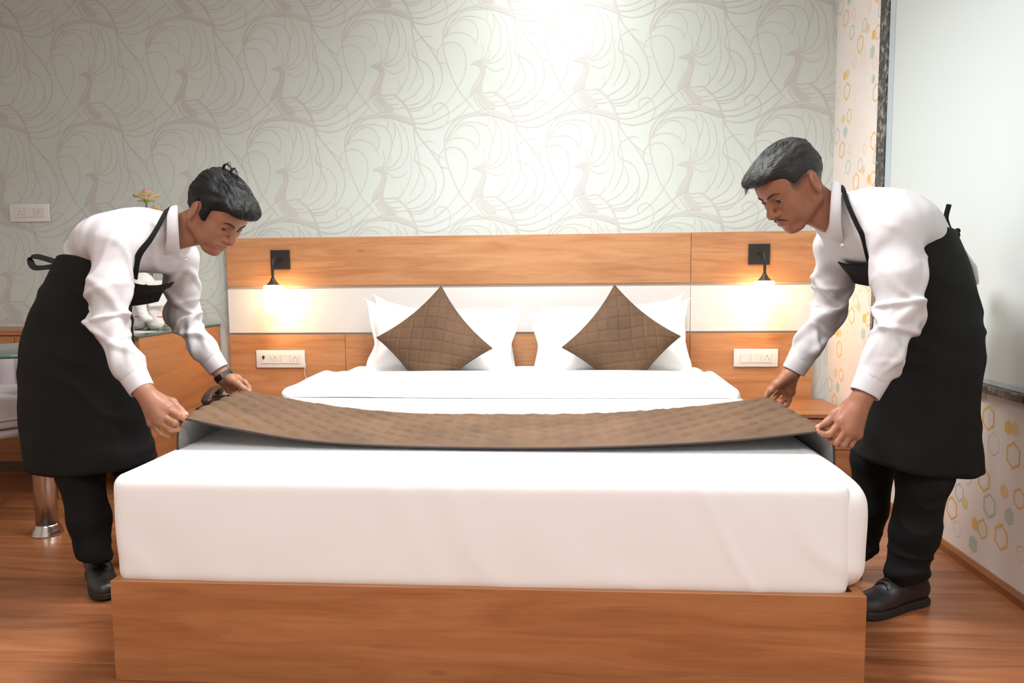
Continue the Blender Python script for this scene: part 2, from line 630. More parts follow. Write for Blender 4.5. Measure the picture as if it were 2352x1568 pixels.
wb = MB().box((XL - 0.1, 0, -0.02), (WX + 0.1, 0.12, CEIL)).build('wall_back', 'wallpaper')
tag(wb, 'sage green wall papered with swirling long-tailed birds', 'wall', kind='structure')
wr = MB().box((WX, YR, -0.02), (WX + 0.12, 0.0, CEIL)).build('wall_right', 'hex_paper')
tag(wr, 'cream wall papered with small yellow and mint hexagons', 'wall', kind='structure')
wl = MB().box((XL - 0.12, YR, -0.02), (XL, 0, CEIL)).build('wall_left', 'side_paint')
tag(wl, 'plain pale side wall of the bedroom', 'wall', kind='structure')
wr2 = MB().box((XL - 0.12, YR - 0.12, -0.02), (WX + 0.12, YR, CEIL)).build('wall_rear', 'side_paint')
tag(wr2, 'plain pale wall facing the foot of the bed', 'wall', kind='structure')
ce = MB().box((XL - 0.12, YR - 0.12, CEIL), (WX + 0.12, 0.12, CEIL + 0.1)).build('ceiling', 'ceiling_paint')
tag(ce, 'white flat ceiling', 'ceiling', kind='structure')
b = MB()
b.add([(WX, YR, 0), (WX, 0, 0), (WX - 0.016, 0, 0), (WX - 0.016, YR, 0), (WX - 0.016, 0, 0.026), (WX - 0.016, YR, 0.026), (WX - 0.008, 0, 0.038), (WX - 0.008, YR, 0.038), (WX, 0, 0.040), (WX, YR, 0.040)],
      [(0, 1, 2, 3), (3, 2, 4, 5), (5, 4, 6, 7), (7, 6, 8, 9), (9, 8, 1, 0)])
tag(b.build('baseboard_right', 'baseboard_wood'), 'brown wooden skirting strip along the hexagon wall', 'baseboard', kind='structure')

# --- bird wallpaper print: one motif traced once, repeated on its lattice
def wp(x, y):
    p = at_y(700 + x / 3.336, y / 3.336, 0.0)
    return np.array([p[0], p[2]])


H0 = wp(1320, 480)
DX = wp(2110, 465)[0] - H0[0]
DZ = H0[1] - wp(1325, 1283)[1]
bird_polys = [
    [(1268, 492), (1300, 470), (1325, 460), (1352, 460), (1375, 480), (1387, 515), (1386, 550), (1376, 590), (1362, 640), (1358, 690), (1340, 700), (1310, 715), (1290, 728), (1264, 745), (1266, 705), (1288, 655), (1318, 608), (1340, 570), (1345, 535), (1335, 507), (1308, 494)],
    [(1338, 705), (1360, 730), (1400, 760), (1440, 790), (1462, 832), (1420, 840), (1380, 830), (1345, 800), (1322, 760), (1310, 735)],
    [(1310, 852), (1350, 838), (1400, 835), (1450, 845), (1500, 860), (1560, 880), (1600, 898), (1614, 945), (1580, 935), (1530, 915), (1470, 897), (1400, 882), (1340, 868)],
]
bird_lines = [  # (points, width start, width end)
    ([(1340, 700), (1385, 714), (1440, 705), (1480, 725), (1530, 770), (1570, 830), (1600, 900), (1625, 975), (1660, 1040), (1720, 1110), (1780, 1165), (1850, 1205)], 14, 8),
    ([(1480, 725), (1530, 770), (1570, 830), (1600, 900), (1625, 975)], 20, 22),
    ([(1295, 745), (1318, 790), (1345, 825), (1372, 846)], 14, 8),
    ([(1340, 702), (1370, 735), (1420, 742), (1475, 725)], 7, 7),
    ([(1470, 715), (1500, 672), (1507, 632), (1490, 598)], 8, 5),
    ([(1440, 708), (1492, 690), (1540, 620), (1570, 540), (1582, 470), (1574, 380), (1580, 300)], 8, 6),
    ([(1347, 465), (1366, 420), (1366, 370), (1350, 325)], 7, 5),
    ([(1358, 465), (1390, 420), (1407, 370), (1440, 250), (1456, 180), (1440, 110)], 7, 7),
    ([(1370, 466), (1410, 432), (1416, 392), (1395, 368)], 6, 5),
    ([(1380, 470), (1430, 455), (1480, 400), (1505, 320), (1492, 200), (1460, 130), (1415, 85)], 8, 8),
    ([(1384, 480), (1440, 482), (1502, 450), (1546, 380), (1560, 280), (1532, 170), (1480, 95)], 7, 7),
    ([(1388, 500), (1430, 535), (1480, 541), (1530, 515), (1549, 478)], 7, 5),
    ([(1060, 330), (1068, 400), (1090, 480), (1130, 590), (1175, 680), (1240, 770), (1310, 850)], 9, 9),
    ([(1060, 345), (1110, 322), (1170, 335), (1215, 380), (1237, 460), (1225, 560), (1185, 650), (1120, 750), (1060, 815), (1000, 865)], 8, 7),
    ([(1064, 300), (1085, 235), (1130, 172), (1200, 133), (1290, 125), (1360, 140), (1395, 165), (1420, 220), (1427, 290), (1405, 380)], 8, 6),
    ([(1070, 290), (1120, 215), (1200, 152), (1270, 157), (1310, 195), (1329, 250), (1318, 312), (1272, 342)], 8, 6),
    ([(1075, 285), (1120, 257), (1190, 248), (1260, 270), (1305, 320), (1325, 362)], 8, 5),
    ([(1060, 340), (1060, 250), (1100, 160), (1170, 92), (1260, 57), (1350, 47)], 12, 12),
    ([(1075, 275), (1120, 180), (1200, 97), (1280, 72), (1400, 70)], 8, 10),
    ([(1060, 330), (1022, 380), (1015, 440), (1042, 482), (1090, 486)], 8, 5),
    ([(1612, 925), (1700, 925), (1800, 892), (1900, 838), (2000, 762), (2060, 715)], 9, 9),
    ([(1625, 958), (1720, 975), (1820, 955), (1920, 900), (2000, 838), (2060, 765)], 9, 8),
    ([(1602, 888), (1690, 882), (1770, 850), (1840, 790)], 8, 7),
    ([(1778, 852), (1762, 822), (1774, 786), (1815, 768), (1856, 782), (1880, 822), (1885, 870), (1862, 930), (1822, 962)], 7, 8),
    ([(1548, 790), (1640, 772), (1720, 712), (1770, 620), (1762, 540), (1720, 470), (1640, 425), (1590, 395)], 7, 6),
    ([(1562, 812), (1660, 800), (1760, 742), (1820, 650), (1838, 560), (1820, 470), (1750, 350), (1680, 262), (1620, 180), (1590, 110)], 9, 9),
    ([(1525, 757), (1600, 717), (1660, 660), (1690, 590), (1672, 520), (1640, 450), (1610, 390), (1620, 310), (1680, 264), (1730, 250), (1775, 266)], 7, 5),
    ([(1575, 830), (1660, 822), (1720, 770), (1760, 690), (1775, 600)], 7, 6),
    ([(1600, 140), (1612, 250), (1642, 400), (1645, 500), (1610, 610), (1560, 690)], 7, 6),
    ([(1395, 770), (1440, 782), (1500, 775)], 6, 5), ([(1430, 800), (1480, 812), (1545, 800)], 6, 5),
    ([(1400, 885), (1412, 930), (1398, 970)], 6, 5),
]
fine_lines = [([(1362, 540), (1345, 600), (1305, 660), (1272, 712)], 5, 4), ([(1318, 745), (1345, 790), (1385, 830)], 5, 4), ([(1335, 858), (1420, 852), (1520, 878), (1600, 912)], 6, 5)]
PX = (DX / 790.0)                          # metres per traced pixel


def ribbon(pts, w0, w1, eps):
    P = spline(np.array([wp(*p) for p in pts]), 7)
    T = np.gradient(P, axis=0); T /= np.linalg.norm(T, axis=1)[:, None] + 1e-9
    Nn = np.stack([-T[:, 1], T[:, 0]], 1)
    t = np.linspace(0, 1, len(P))
    w = (w0 + (w1 - w0) * t) * 0.5 * PX
    w = w * np.minimum(1, (1 - t) * 7 + 0.25)
    A = P + Nn * w[:, None]; Bq = P - Nn * w[:, None]
    v = np.empty((2 * len(P), 3)); v[0::2, 0] = A[:, 0]; v[0::2, 2] = A[:, 1]; v[1::2, 0] = Bq[:, 0]; v[1::2, 2] = Bq[:, 1]; v[:, 1] = -eps
    f = [(2 * i, 2 * i + 2, 2 * i + 3, 2 * i + 1) for i in range(len(P) - 1)]
    return v, f


motif = MB(); motif2 = MB()
for q, (pts, a, c) in enumerate(bird_lines):
    motif.add(*ribbon(pts, a, c, 0.0004 + 0.00002 * q))
for q, pl in enumerate(bird_polys):
    P = np.array([wp(*p) for p in pl])
    motif.add([(p[0], -0.0012 - 0.00003 * q, p[1]) for p in P], [tuple(range(len(P)))])
for q, (pts, a, c) in enumerate(fine_lines):
    motif2.add(*ribbon(pts, a, c, 0.0016))


def tile_print(m, material, name):
    big = MB()
    V = np.array(m.v)
    for i in range(-7, 4):
        for j in range(-3, 5):
            W = V + np.array([i * DX, 0, -j * DZ])
            if W[:, 0].max() < XL + 0.02 or W[:, 0].min() > WX - 0.002 or W[:, 2].max() < 0.1 or W[:, 2].min() > CEIL - 0.01:
                continue
            W[:, 0] = np.clip(W[:, 0], XL + 0.003, WX - 0.002); W[:, 2] = np.clip(W[:, 2], 0.05, CEIL - 0.003)
            big.add(W, m.f)
    o = big.build(name, material, wb)
    tag(o, kind='stuff')


tile_print(motif, 'wallpaper_print', 'bird_print')
tile_print(motif2, 'wallpaper', 'bird_print_highlight')

# --- hexagon print on the right wall
hexes = [(445, 365, 80, 'Y'), (565, 420, 46, 'YS'), (606, 430, 46, 'PS'), (475, 520, 75, 'P'), (595, 590, 88, 'Y'), (320, 722, 45, 'y'), (418, 735, 78, 'Y'), (540, 805, 46, 'PS'),
         (630, 850, 70, 'Y'), (270, 810, 60, 'M'), (302, 875, 40, 'PS'), (225, 905, 75, 'Y'), (450, 890, 80, 'M'), (570, 955, 56, 'MS'), (365, 1000, 42, 'YS'), (408, 1030, 64, 'Y'),
         (520, 1080, 84, 'Y'), (352, 1120, 54, 'MS'), (380, 1240, 50, 'y'), (640, 1180, 55, 'y'), (610, 1320, 74, 'M'), (415, 230, 40, 'MS'), (255, 1030, 55, 'P'), (170, 985, 45, 'y')]
hx = {'Y': [], 'P': [], 'M': [], 'PM': []}
items = []
for cx, cy, h, k in hexes:
    p = at_x(2100 + cx / 2.613, 820 + cy / 2.613, WX); q = at_x(2100 + cx / 2.613, 820 + (cy - h) / 2.613, WX)
    items.append((p[1], p[2], q[2] - p[2], k))
ys = [i[0] for i in items]
PY, PZ = (max(ys) - min(ys)) + 0.03, 0.68
HM = {'hex_yellow': MB(), 'hex_pale_yellow': MB(), 'hex_mint': MB(), 'hex_pale_mint': MB()}
rnd = random.Random(3)
for a in range(-6, 4):
    for c in range(-1, 5):
        for (hy, hz, r, k) in items:
            Y0 = hy + a * PY; Z0 = hz + c * PZ + (0.19 if a % 2 else 0)
            if not (YR + 0.2 < Y0 < -r * 0.9 and r + 0.04 < Z0 < CEIL - r):
                continue
            mname = {'Y': 'hex_yellow', 'y': 'hex_pale_yellow', 'YS': 'hex_yellow', 'PS': 'hex_pale_yellow', 'M': 'hex_mint', 'MS': 'hex_mint', 'P': 'hex_pale_mint'}[k]
            e = WX - 0.0005 - 0.0001 * rnd.random()
            ang = [math.pi / 2 + math.pi / 3 * i for i in range(6)]
            o6 = [(e, Y0 + 0.92 * r * math.cos(t), Z0 + r * math.sin(t)) for t in ang]
            if k.endswith('S'):
                HM[mname].add(o6, [tuple(range(6))])
            else:
                wd_ = 0.80 if k in 'YM' else 0.88
                i6 = [(e, Y0 + 0.92 * r * wd_ * math.cos(t), Z0 + r * wd_ * math.sin(t)) for t in ang]
                HM[mname].add(o6 + i6, [(i, (i + 1) % 6, 6 + (i + 1) % 6, 6 + i) for i in range(6)])
for k, m in HM.items():
    if m.v:
        tag(m.build('hexagon_print', k, wr), kind='stuff')

# --- window in the right wall: frosted pane in a dark stone surround
win = bpy.data.objects.new('window_1', None); COL.objects.link(win)
WY0, WZ0 = -0.6014, 0.667
win.location = (WX, WY0, WZ0)
tag(win, 'large frosted glass window with a dark granite surround', 'window', kind='structure')
MB().box((WX - 0.014, WY0 - 0.10, WZ0), (WX - 0.001, WY0, CEIL - 0.06), 0.003).build('granite_jamb', 'granite', win)
MB().box((WX - 0.030, -4.4, WZ0 - 0.004), (WX - 0.001, WY0 - 0.10, WZ0 + 0.024), 0.003).build('granite_sill', 'granite', win)
MB().box((WX - 0.014, -4.4, CEIL - 0.06), (WX - 0.001, WY0, CEIL - 0.001), 0.003).build('granite_lintel', 'granite', win)
MB().box((WX - 0.010, WY0 - 0.155, WZ0 + 0.024), (WX - 0.001, WY0 - 0.10, CEIL - 0.06), 0.002).build('channel', 'window_channel', win)
MB().box((WX - 0.010, -4.4, WZ0 + 0.024), (WX - 0.001, WY0 - 0.155, WZ0 + 0.045), 0.002).build('channel', 'window_channel', win)
MB().box((WX - 0.007, -4.4, WZ0 + 0.045), (WX - 0.001, WY0 - 0.155, CEIL - 0.06), 0.001).build('pane', 'frosted_glass', win)

# --- ceiling lights (above the frame), rear three added as frontal fill
for i, (x, y, r, w, c) in enumerate(LIGHTS):
    big = i > 0
    t = thing('ceiling_light', ['round ceiling panel light close to the bird wall', 'round ceiling panel light above the bed', 'unseen fill panel added above the table corner',
                                'unseen fill panel added near the window behind the viewer', 'unseen fill panel added at the rear left of the room'][i], 'ceiling light', (x, y, CEIL), 'ceiling lights')
    m = MB().lathe([(r + 0.02, 0), (r + 0.02, -0.012), (r, -0.016), (r, -0.004)], (x, y, CEIL - 0.0005), 40)
    m.build('rim', 'plate_white', t, True)
    m = MB().lathe([(r - 0.001, 0), (r - 0.001, -0.006)], (x, y, CEIL - 0.006), 40)
    m.build('diffuser', 'lamp_panel', t)
    ld = bpy.data.lights.new('ceiling_light_beam', 'AREA')
    ld.shape = 'DISK'; ld.size = 2 * r; ld.energy = w; ld.color = c
    ld.spread = math.radians(170 if not big else 140 if y > -2 else 170)
    lo = bpy.data.objects.new('ceiling_light_beam', ld); COL.objects.link(lo)
    lo.parent = t; lo.location = (0, 0, -0.02)

# ================================================================== HEADBOARD
HX0, HX1 = -1.8314, 1.5236
Z1, Z2, Z3 = 1.3106, 1.0181, 0.7576
SX = at_y(1587, 600, -0.044)[0]
SX2 = at_y(793, 800, -0.044)[0]
hb = thing('headboard', 'wide wall-mounted headboard of orange wood with a white middle band', 'headboard', (0, -0.02, 0.0))
MB().box((HX0 + 0.004, -0.030, 0.002), (HX1 - 0.004, -0.001, Z1 - 0.004)).build('backing', 'groove', hb)


def panel(x0, x1, z0, z1, m, d=0.044):
    MB().box((x0, -d, z0), (x1, -0.030, z1), 0.0015, 1).build('panel', m, hb)


panel(HX0, SX - 0.0012, Z2 + 0.014, Z1, 'laminate_lit'); panel(SX + 0.0012, HX1, Z2 + 0.014, Z1, 'laminate_lit')
panel(HX0, SX - 0.0012, Z3, Z2 - 0.004, 'white_laminate'); panel(SX + 0.0012, HX1, Z3, Z2 - 0.004, 'white_laminate')
panel(HX0, SX2 - 0.0012, 0.002, Z3 - 0.014, 'laminate_lit'); panel(SX2 + 0.0012, SX - 0.0012, 0.002, Z3 - 0.014, 'laminate_lit'); panel(SX + 0.0012, HX1, 0.002, Z3 - 0.014, 'laminate_lit')

# ================================================================== BED
BX0, BX1, BYF, BZ = -1.0784, 0.8939, -2.4487, 0.2795
bf = thing('storage_bed', 'orange-brown wooden box bed base with a tall front panel', 'bed', ((BX0 + BX1) / 2, BYF, 0))
MB().box((BX0, BYF, 0.0), (BX1, BYF + 0.026, BZ), 0.0015, 1).build('front_panel', 'laminate', bf)
MB().box((BX0, BYF + 0.0265, 0.0), (BX0 + 0.026, -0.0445, BZ), 0.0015, 1).build('side_panel', 'laminate', bf)
MB().box((BX1 - 0.026, BYF + 0.0265, 0.0), (BX1, -0.0445, BZ), 0.0015, 1).build('side_panel', 'laminate', bf)
MB().box((BX0 + 0.0265, BYF + 0.0265, 0.18), (BX1 - 0.0265, -0.045, BZ - 0.022), 0.001, 1).build('deck', 'laminate_desk', bf)

# mattress wrapped in its white sheet (loose corner fold at the foot)
MT = 0.566
sd = SDF((BX0 - 0.06, BYF - 0.04, 0.22), (BX1 + 0.10, 0.0, 0.64), 0.010)


def rbox(lo, hi, r):
    c = (np.array(lo) + np.array(hi)) / 2; e = (np.array(hi) - np.array(lo)) / 2 - r
    def fn(P):
        q = np.abs(P - c) - e
        return np.linalg.norm(np.maximum(q, 0), axis=1) + np.minimum(q.max(1), 0) - r
    return fn


lo = (BX0 + 0.004, BYF + 0.012, BZ - 0.020); hi = (BX1 - 0.034, -0.055, MT)
sd.put(rbox(lo, hi, 0.034), lo, hi, 0.01)
# puffed left edge
sd.etube([(BX0 + 0.055, BYF + 0.10, 0.44), (BX0 + 0.05, -0.12, 0.45)], (0, 0, 1), [0.10, 0.10], [0.062, 0.062], 0.03)


def creased(V, F_):
    Nn = normals(V, F_)
    cz = vnoise(V * 3.0)
    rid = 1.06 - np.sqrt((2 * vnoise(np.stack([V[:, 0] * 4.5 + V[:, 2] * 5.0 + cz * 1.5, V[:, 1] * 4, V[:, 2] * 2.2 - V[:, 0] * 1.1 + cz], 1)) - 1) ** 2 + 0.004)
    front = np.clip(-Nn[:, 1], 0, 1) + np.clip(np.abs(Nn[:, 0]), 0, 1)
    return V + Nn * (0.0050 * (cz - 0.5) + 0.0028 * front * np.clip(rid - 0.70, 0, 1) / 0.30)[:, None]


V, F_ = sd.mesh(2)
mt = thing('mattress', 'thick mattress tightly wrapped in a plain white sheet', 'mattress', ((BX0 + BX1) / 2, BYF / 2, BZ))
obj('sheet', creased(V, F_), F_, 'sheet_white', mt, True)
# loose sheet folded over the right side, its edge standing as a pleat at the foot corner
sd = SDF((BX1 - 0.16, BYF - 0.02, 0.22), (BX1 + 0.08, 0.0, 0.62), 0.008)
lo = (BX1 - 0.125, BYF + 0.022, BZ - 0.012); hi = (BX1 + 0.024, -0.07, MT + 0.001)
sd.put(rbox(lo, hi, 0.074), lo, hi, 0.01)
V, F_ = sd.mesh(2)
V = creased(V, F_)
w_ = vnoise(np.stack([V[:, 1] * 5, V[:, 2] * 9 + V[:, 1] * 3, V[:, 0] * 3], 1)) - 0.5
V[:, 0] += 0.016 * w_ * np.clip((V[:, 0] - BX1 + 0.04) / 0.04, 0, 1)
obj('side_fold', V, F_, 'sheet_white', mt, True)

# folded duvet over the head end
DZ0 = MT - 0.004
sd = SDF((BX0 - 0.10, -1.52, 0.40), (BX1 + 0.10, -0.30, 0.72), 0.009)
yf, yb = -1.20, -0.62
lo = (BX0 - 0.005, yf, DZ0 + 0.002); hi = (BX1 - 0.030, yb, DZ0 + 0.036)
sd.put(rbox(lo, hi, 0.0165), lo, hi, 0.01)
sd.etube([(BX0 + 0.08, yb + 0.03, DZ0 + 0.014), (BX1 - 0.12, yb + 0.03, DZ0 + 0.014)], (0, 1, 0), [0.07, 0.07], [0.028, 0.028], 0.03)
for sx, ex in ((BX0 + 0.02, -1), (BX1 - 0.05, 1)):
    sd.etube([(sx, yf + 0.06, DZ0 - 0.04), (sx, yb - 0.02, DZ0 - 0.03)], (0, 0, 1), [0.075, 0.08], [0.04, 0.045], 0.03)
V, F_ = sd.mesh(2); Nn = normals(V, F_)
cz = vnoise(V * np.array([2.5, 7, 5]))
V = V + Nn * (0.008 * (cz - 0.5))[:, None]
du = obj('folded_duvet', V, F_, 'pillow_white', None, True, loc=(0, -0.95, MT))
tag(du, 'white duvet folded back across the head end of the bed', 'duvet')


# pillows ---------------------------------------------------------------
def pillow_mesh(w, h, t, flange, seed, nu=64, nv=48, pin=0.085):
    """closed pillow in local coords: x width, z height, y thickness"""
    u = np.linspace(-1, 1, nu); v = np.linspace(-1, 1, nv)
    Uu, Vv = np.meshgrid(u, v, indexing='ij')
    edge = np.maximum(np.abs(Uu), np.abs(Vv))
    X = Uu * w / 2 * (1 - pin * (1 - np.abs(Vv)) ** 0.6 * np.abs(Uu) ** 4 * (np.abs(Vv) < 1))
    Zz = Vv * h / 2 * (1 - 1.3 * pin * (1 - np.abs(Uu)) ** 0.7 * np.abs(Vv) ** 4)
    fu = 1 - 2 * flange / w; fv = 1 - 2 * flange / h
    a = np.clip(1 - (np.abs(Uu) / fu) ** 2.4, 0, 1) ** 0.55; c = np.clip(1 - (np.abs(Vv) / fv) ** 2.4, 0, 1) ** 0.55
    T = t / 2 * a * c + 0.0015
    nz = vnoise(np.stack([X.ravel() * 7 + seed, Zz.ravel() * 9, np.full(X.size, seed * 3.1)], 1)).reshape(X.shape)
    nz2 = vnoise(np.stack([X.ravel() * 16 + Zz.ravel() * 9 + seed, Zz.ravel() * 5, np.full(X.size, seed * 1.7)], 1)).reshape(X.shape)
    wav = (vnoise(np.stack([X.ravel() * 8 + 5 * seed, Zz.ravel() * 8, np.zeros(X.size) + seed], 1)).reshape(X.shape) - 0.5) * 0.030 * np.clip((edge - 0.75) / 0.25, 0, 1)
    Yf = -T - (nz - 0.5) * 0.022 * a * c - (nz2 - 0.5) * 0.008 * np.sqrt(a * c) + wav
    Yb = T + wav
    top = np.stack([X, Yf, Zz], -1).reshape(-1, 3); bot = np.stack([X, Yb, Zz], -1).reshape(-1, 3)
    V = np.vstack([top, bot])
    F1 = grid_faces(nu, nv); F2 = grid_faces(nu, nv, off=nu * nv)[:, ::-1]
    ring = [i * nv for i in range(nu)] + [(nu - 1) * nv + j for j in range(1, nv)] + [i * nv + nv - 1 for i in range(nu - 2, -1, -1)] + [j for j in range(nv - 2, 0, -1)]
    ring = np.array(ring); nx = np.roll(ring, -1)
    F3 = np.stack([ring, ring + nu * nv, nx + nu * nv, nx], 1)
    return V, np.vstack([F1, F2, F3])


def place(V, c, tilt=0.0, roll=0.0, yaw=0.0):
    """tilt leans the top back (+y), roll turns in the wall plane"""
    cr, sr = math.cos(roll), math.sin(roll)
    R1 = np.array([[cr, 0, sr], [0, 1, 0], [-sr, 0, cr]])
    ct, st = math.cos(tilt), math.sin(tilt)
    R2 = np.array([[1, 0, 0], [0, ct, st], [0, -st, ct]])
    cy, sy = math.cos(yaw), math.sin(yaw)
    R3 = np.array([[cy, -sy, 0], [sy, cy, 0], [0, 0, 1]])
    return V @ (R3 @ R2 @ R1).T + np.array(c)


PILL = [  # centre, width, height, thick, tilt, roll, label
    ((-0.525, -0.150, 0.730), 0.80, 0.37, 0.13, 0.16, 0.010, 'white bed pillow against the headboard behind the left brown cushion'),
    ((-0.530, -0.275, 0.712), 0.85, 0.36, 0.15, 0.24, 0.03, 'white flanged pillow directly behind the left brown cushion'),
    ((0.400, -0.150, 0.735), 0.80, 0.37, 0.13, 0.16, -0.02, 'white bed pillow against the headboard behind the right brown cushion'),
    ((0.385, -0.275, 0.712), 0.86, 0.36, 0.15, 0.24, -0.025, 'white flanged pillow directly behind the right brown cushion')]
for i, (c, w, h, t, tl, ro, lab) in enumerate(PILL):
    V, F_ = pillow_mesh(w, h, t, 0.035, i + 1.3)
    # flared upper outer corners of the pillow cases
    sgn = -1 if c[0] < 0 else 1
    k = np.clip(V[:, 0] * sgn / (w / 2), 0, 1) ** 3 * np.clip(V[:, 2] / (h / 2), 0, 1) ** 2
    V[:, 2] += 0.065 * k; V[:, 0] += sgn * 0.020 * k
    ob = (vnoise(np.stack([V[:, 0] * 9 + i * 3, V[:, 2] * 9, np.zeros(len(V))], 1)) - 0.5)
    ed = np.clip((np.maximum(np.abs(V[:, 0]) / (w / 2), np.abs(V[:, 2]) / (h / 2)) - 0.7) / 0.3, 0, 1)
    V[:, 0] += 0.045 * ob * ed * np.sign(V[:, 0]); V[:, 2] += 0.03 * ob * ed
    o = obj('pillow', place(V, c, tl, ro), F_, 'pillow_white', None, True, loc=(c[0], c[1], c[2] - h / 2))
    tag(o, lab, 'pillow', 'white pillows at the headboard')


def cushion(corners_px, Y, lab, seed):
    """brown quilted square cushion standing on one corner"""
    t_, l_, r_ = [at_y(x, y, Y) for x, y in corners_px]
    c = (l_ + r_) / 2
    half = np.linalg.norm(r_ - l_) / 2
    roll = -math.atan2((r_ - l_)[2], (r_ - l_)[0])
    n = 110
    u = np.linspace(-1, 1, n)
    Uu, Vv = np.meshgrid(u, u, indexing='ij')
    # pinched square, diagonal half-length = half
    pin = 0.11
    A = Uu * (1 - pin * (1 - Vv ** 2) * Uu ** 2); Bq = Vv * (1 - pin * (1 - Uu ** 2) * Vv ** 2)
    sq = half / math.sqrt(2)
    A = A * sq; Bq = Bq * sq
    X = (A - Bq) / math.sqrt(2); Zz = (A + Bq) / math.sqrt(2)
    prof = np.clip((1 - np.abs(Uu) ** 2.2) * (1 - np.abs(Vv) ** 2.2), 0, 1) ** 0.55
    T = 0.075 * prof
    p = 0.058
    wob = (vnoise(np.stack([X.ravel() * 6, Zz.ravel() * 6, np.zeros(X.size) + seed], 1)).reshape(X.shape) - 0.5) * 0.022
    fx = np.abs(np.sin(math.pi * (X + wob) / p)); fz = np.abs(np.sin(math.pi * (Zz + wob + 0.10 * X ** 2) / p))
    q = 0.0055 * (np.minimum(fx, 0.45) / 0.45) ** 0.6 * (np.minimum(fz, 0.45) / 0.45) ** 0.6 * np.clip(prof * 4, 0, 1)
    pk = (vnoise(np.stack([X.ravel() * 20, Zz.ravel() * 20, np.zeros(X.size) + seed], 1)).reshape(X.shape) - 0.5) * 0.012 * np.clip((np.maximum(np.abs(Uu), np.abs(Vv)) - 0.8) * 5, 0, 1) * np.clip(prof * 8, 0, 1)
    top = np.stack([X, -T - q - pk - 0.001, Zz], -1).reshape(-1, 3); bot = np.stack([X, T + 0.001, Zz], -1).reshape(-1, 3)
    V = np.vstack([top, bot])
    F1 = grid_faces(n, n); F2 = grid_faces(n, n, off=n * n)[:, ::-1]
    ring = np.array([i * n for i in range(n)] + [(n - 1) * n + j for j in range(1, n)] + [i * n + n - 1 for i in range(n - 2, -1, -1)] + [j for j in range(n - 2, 0, -1)])
    nx = np.roll(ring, -1)
    V = place(V, c, 0.28, roll)
    # keep the lowest corner squashed on the bed
    V[:, 2] = np.maximum(V[:, 2], MT + 0.004)
    F_ = np.vstack([F1, F2, np.stack([ring, ring + n * n, nx + n * n, nx], 1)])
    b0 = np.array((c[0], c[1], MT))
    o = thing('cushion', lab, 'cushion', b0, 'brown quilted cushions')
    obj('quilted_cover', V, F_, 'velvet_brown', o, True)
    obj('edge_piping', *tube(V[np.append(ring, ring[0])], 0.0028, 6, False), 'velvet_brown', o, True)


cushion(((1013, 662), (864, 775), (1131, 800)), -0.43, 'brown quilted cushion tilted slightly to the right, on the left pillows', 1.0)
cushion(((1410, 652), (1291, 798), (1563, 772)), -0.43, 'brown quilted cushion tilted slightly to the left, on the right pillows', 2.0)

# ================================================================== BED RUNNER held in the air
NY, FY = -2.14, -1.62
near_px = [(430, 962), (540, 985), (700, 1011), (880, 1023), (1100, 1028), (1300, 1028), (1500, 1022), (1700, 1010), (1890, 990)]
far_px = [(575, 900), (650, 915), (800, 938), (950, 950), (1100, 953), (1240, 954), (1400, 950), (1550, 939), (1650, 928), (1757, 914)]
Ne = spline(np.array([at_y(x, y, NY) for x, y in near_px]), 24)
Fe = spline(np.array([at_y(x, y, FY) for x, y in far_px]), 24)


def resample(P, n):
    d = np.concatenate([[0], np.cumsum(np.linalg.norm(np.diff(P, axis=0), axis=1))])
    t = np.linspace(0, d[-1], n)
    return np.stack([np.interp(t, d, P[:, q]) for q in range(3)], 1)


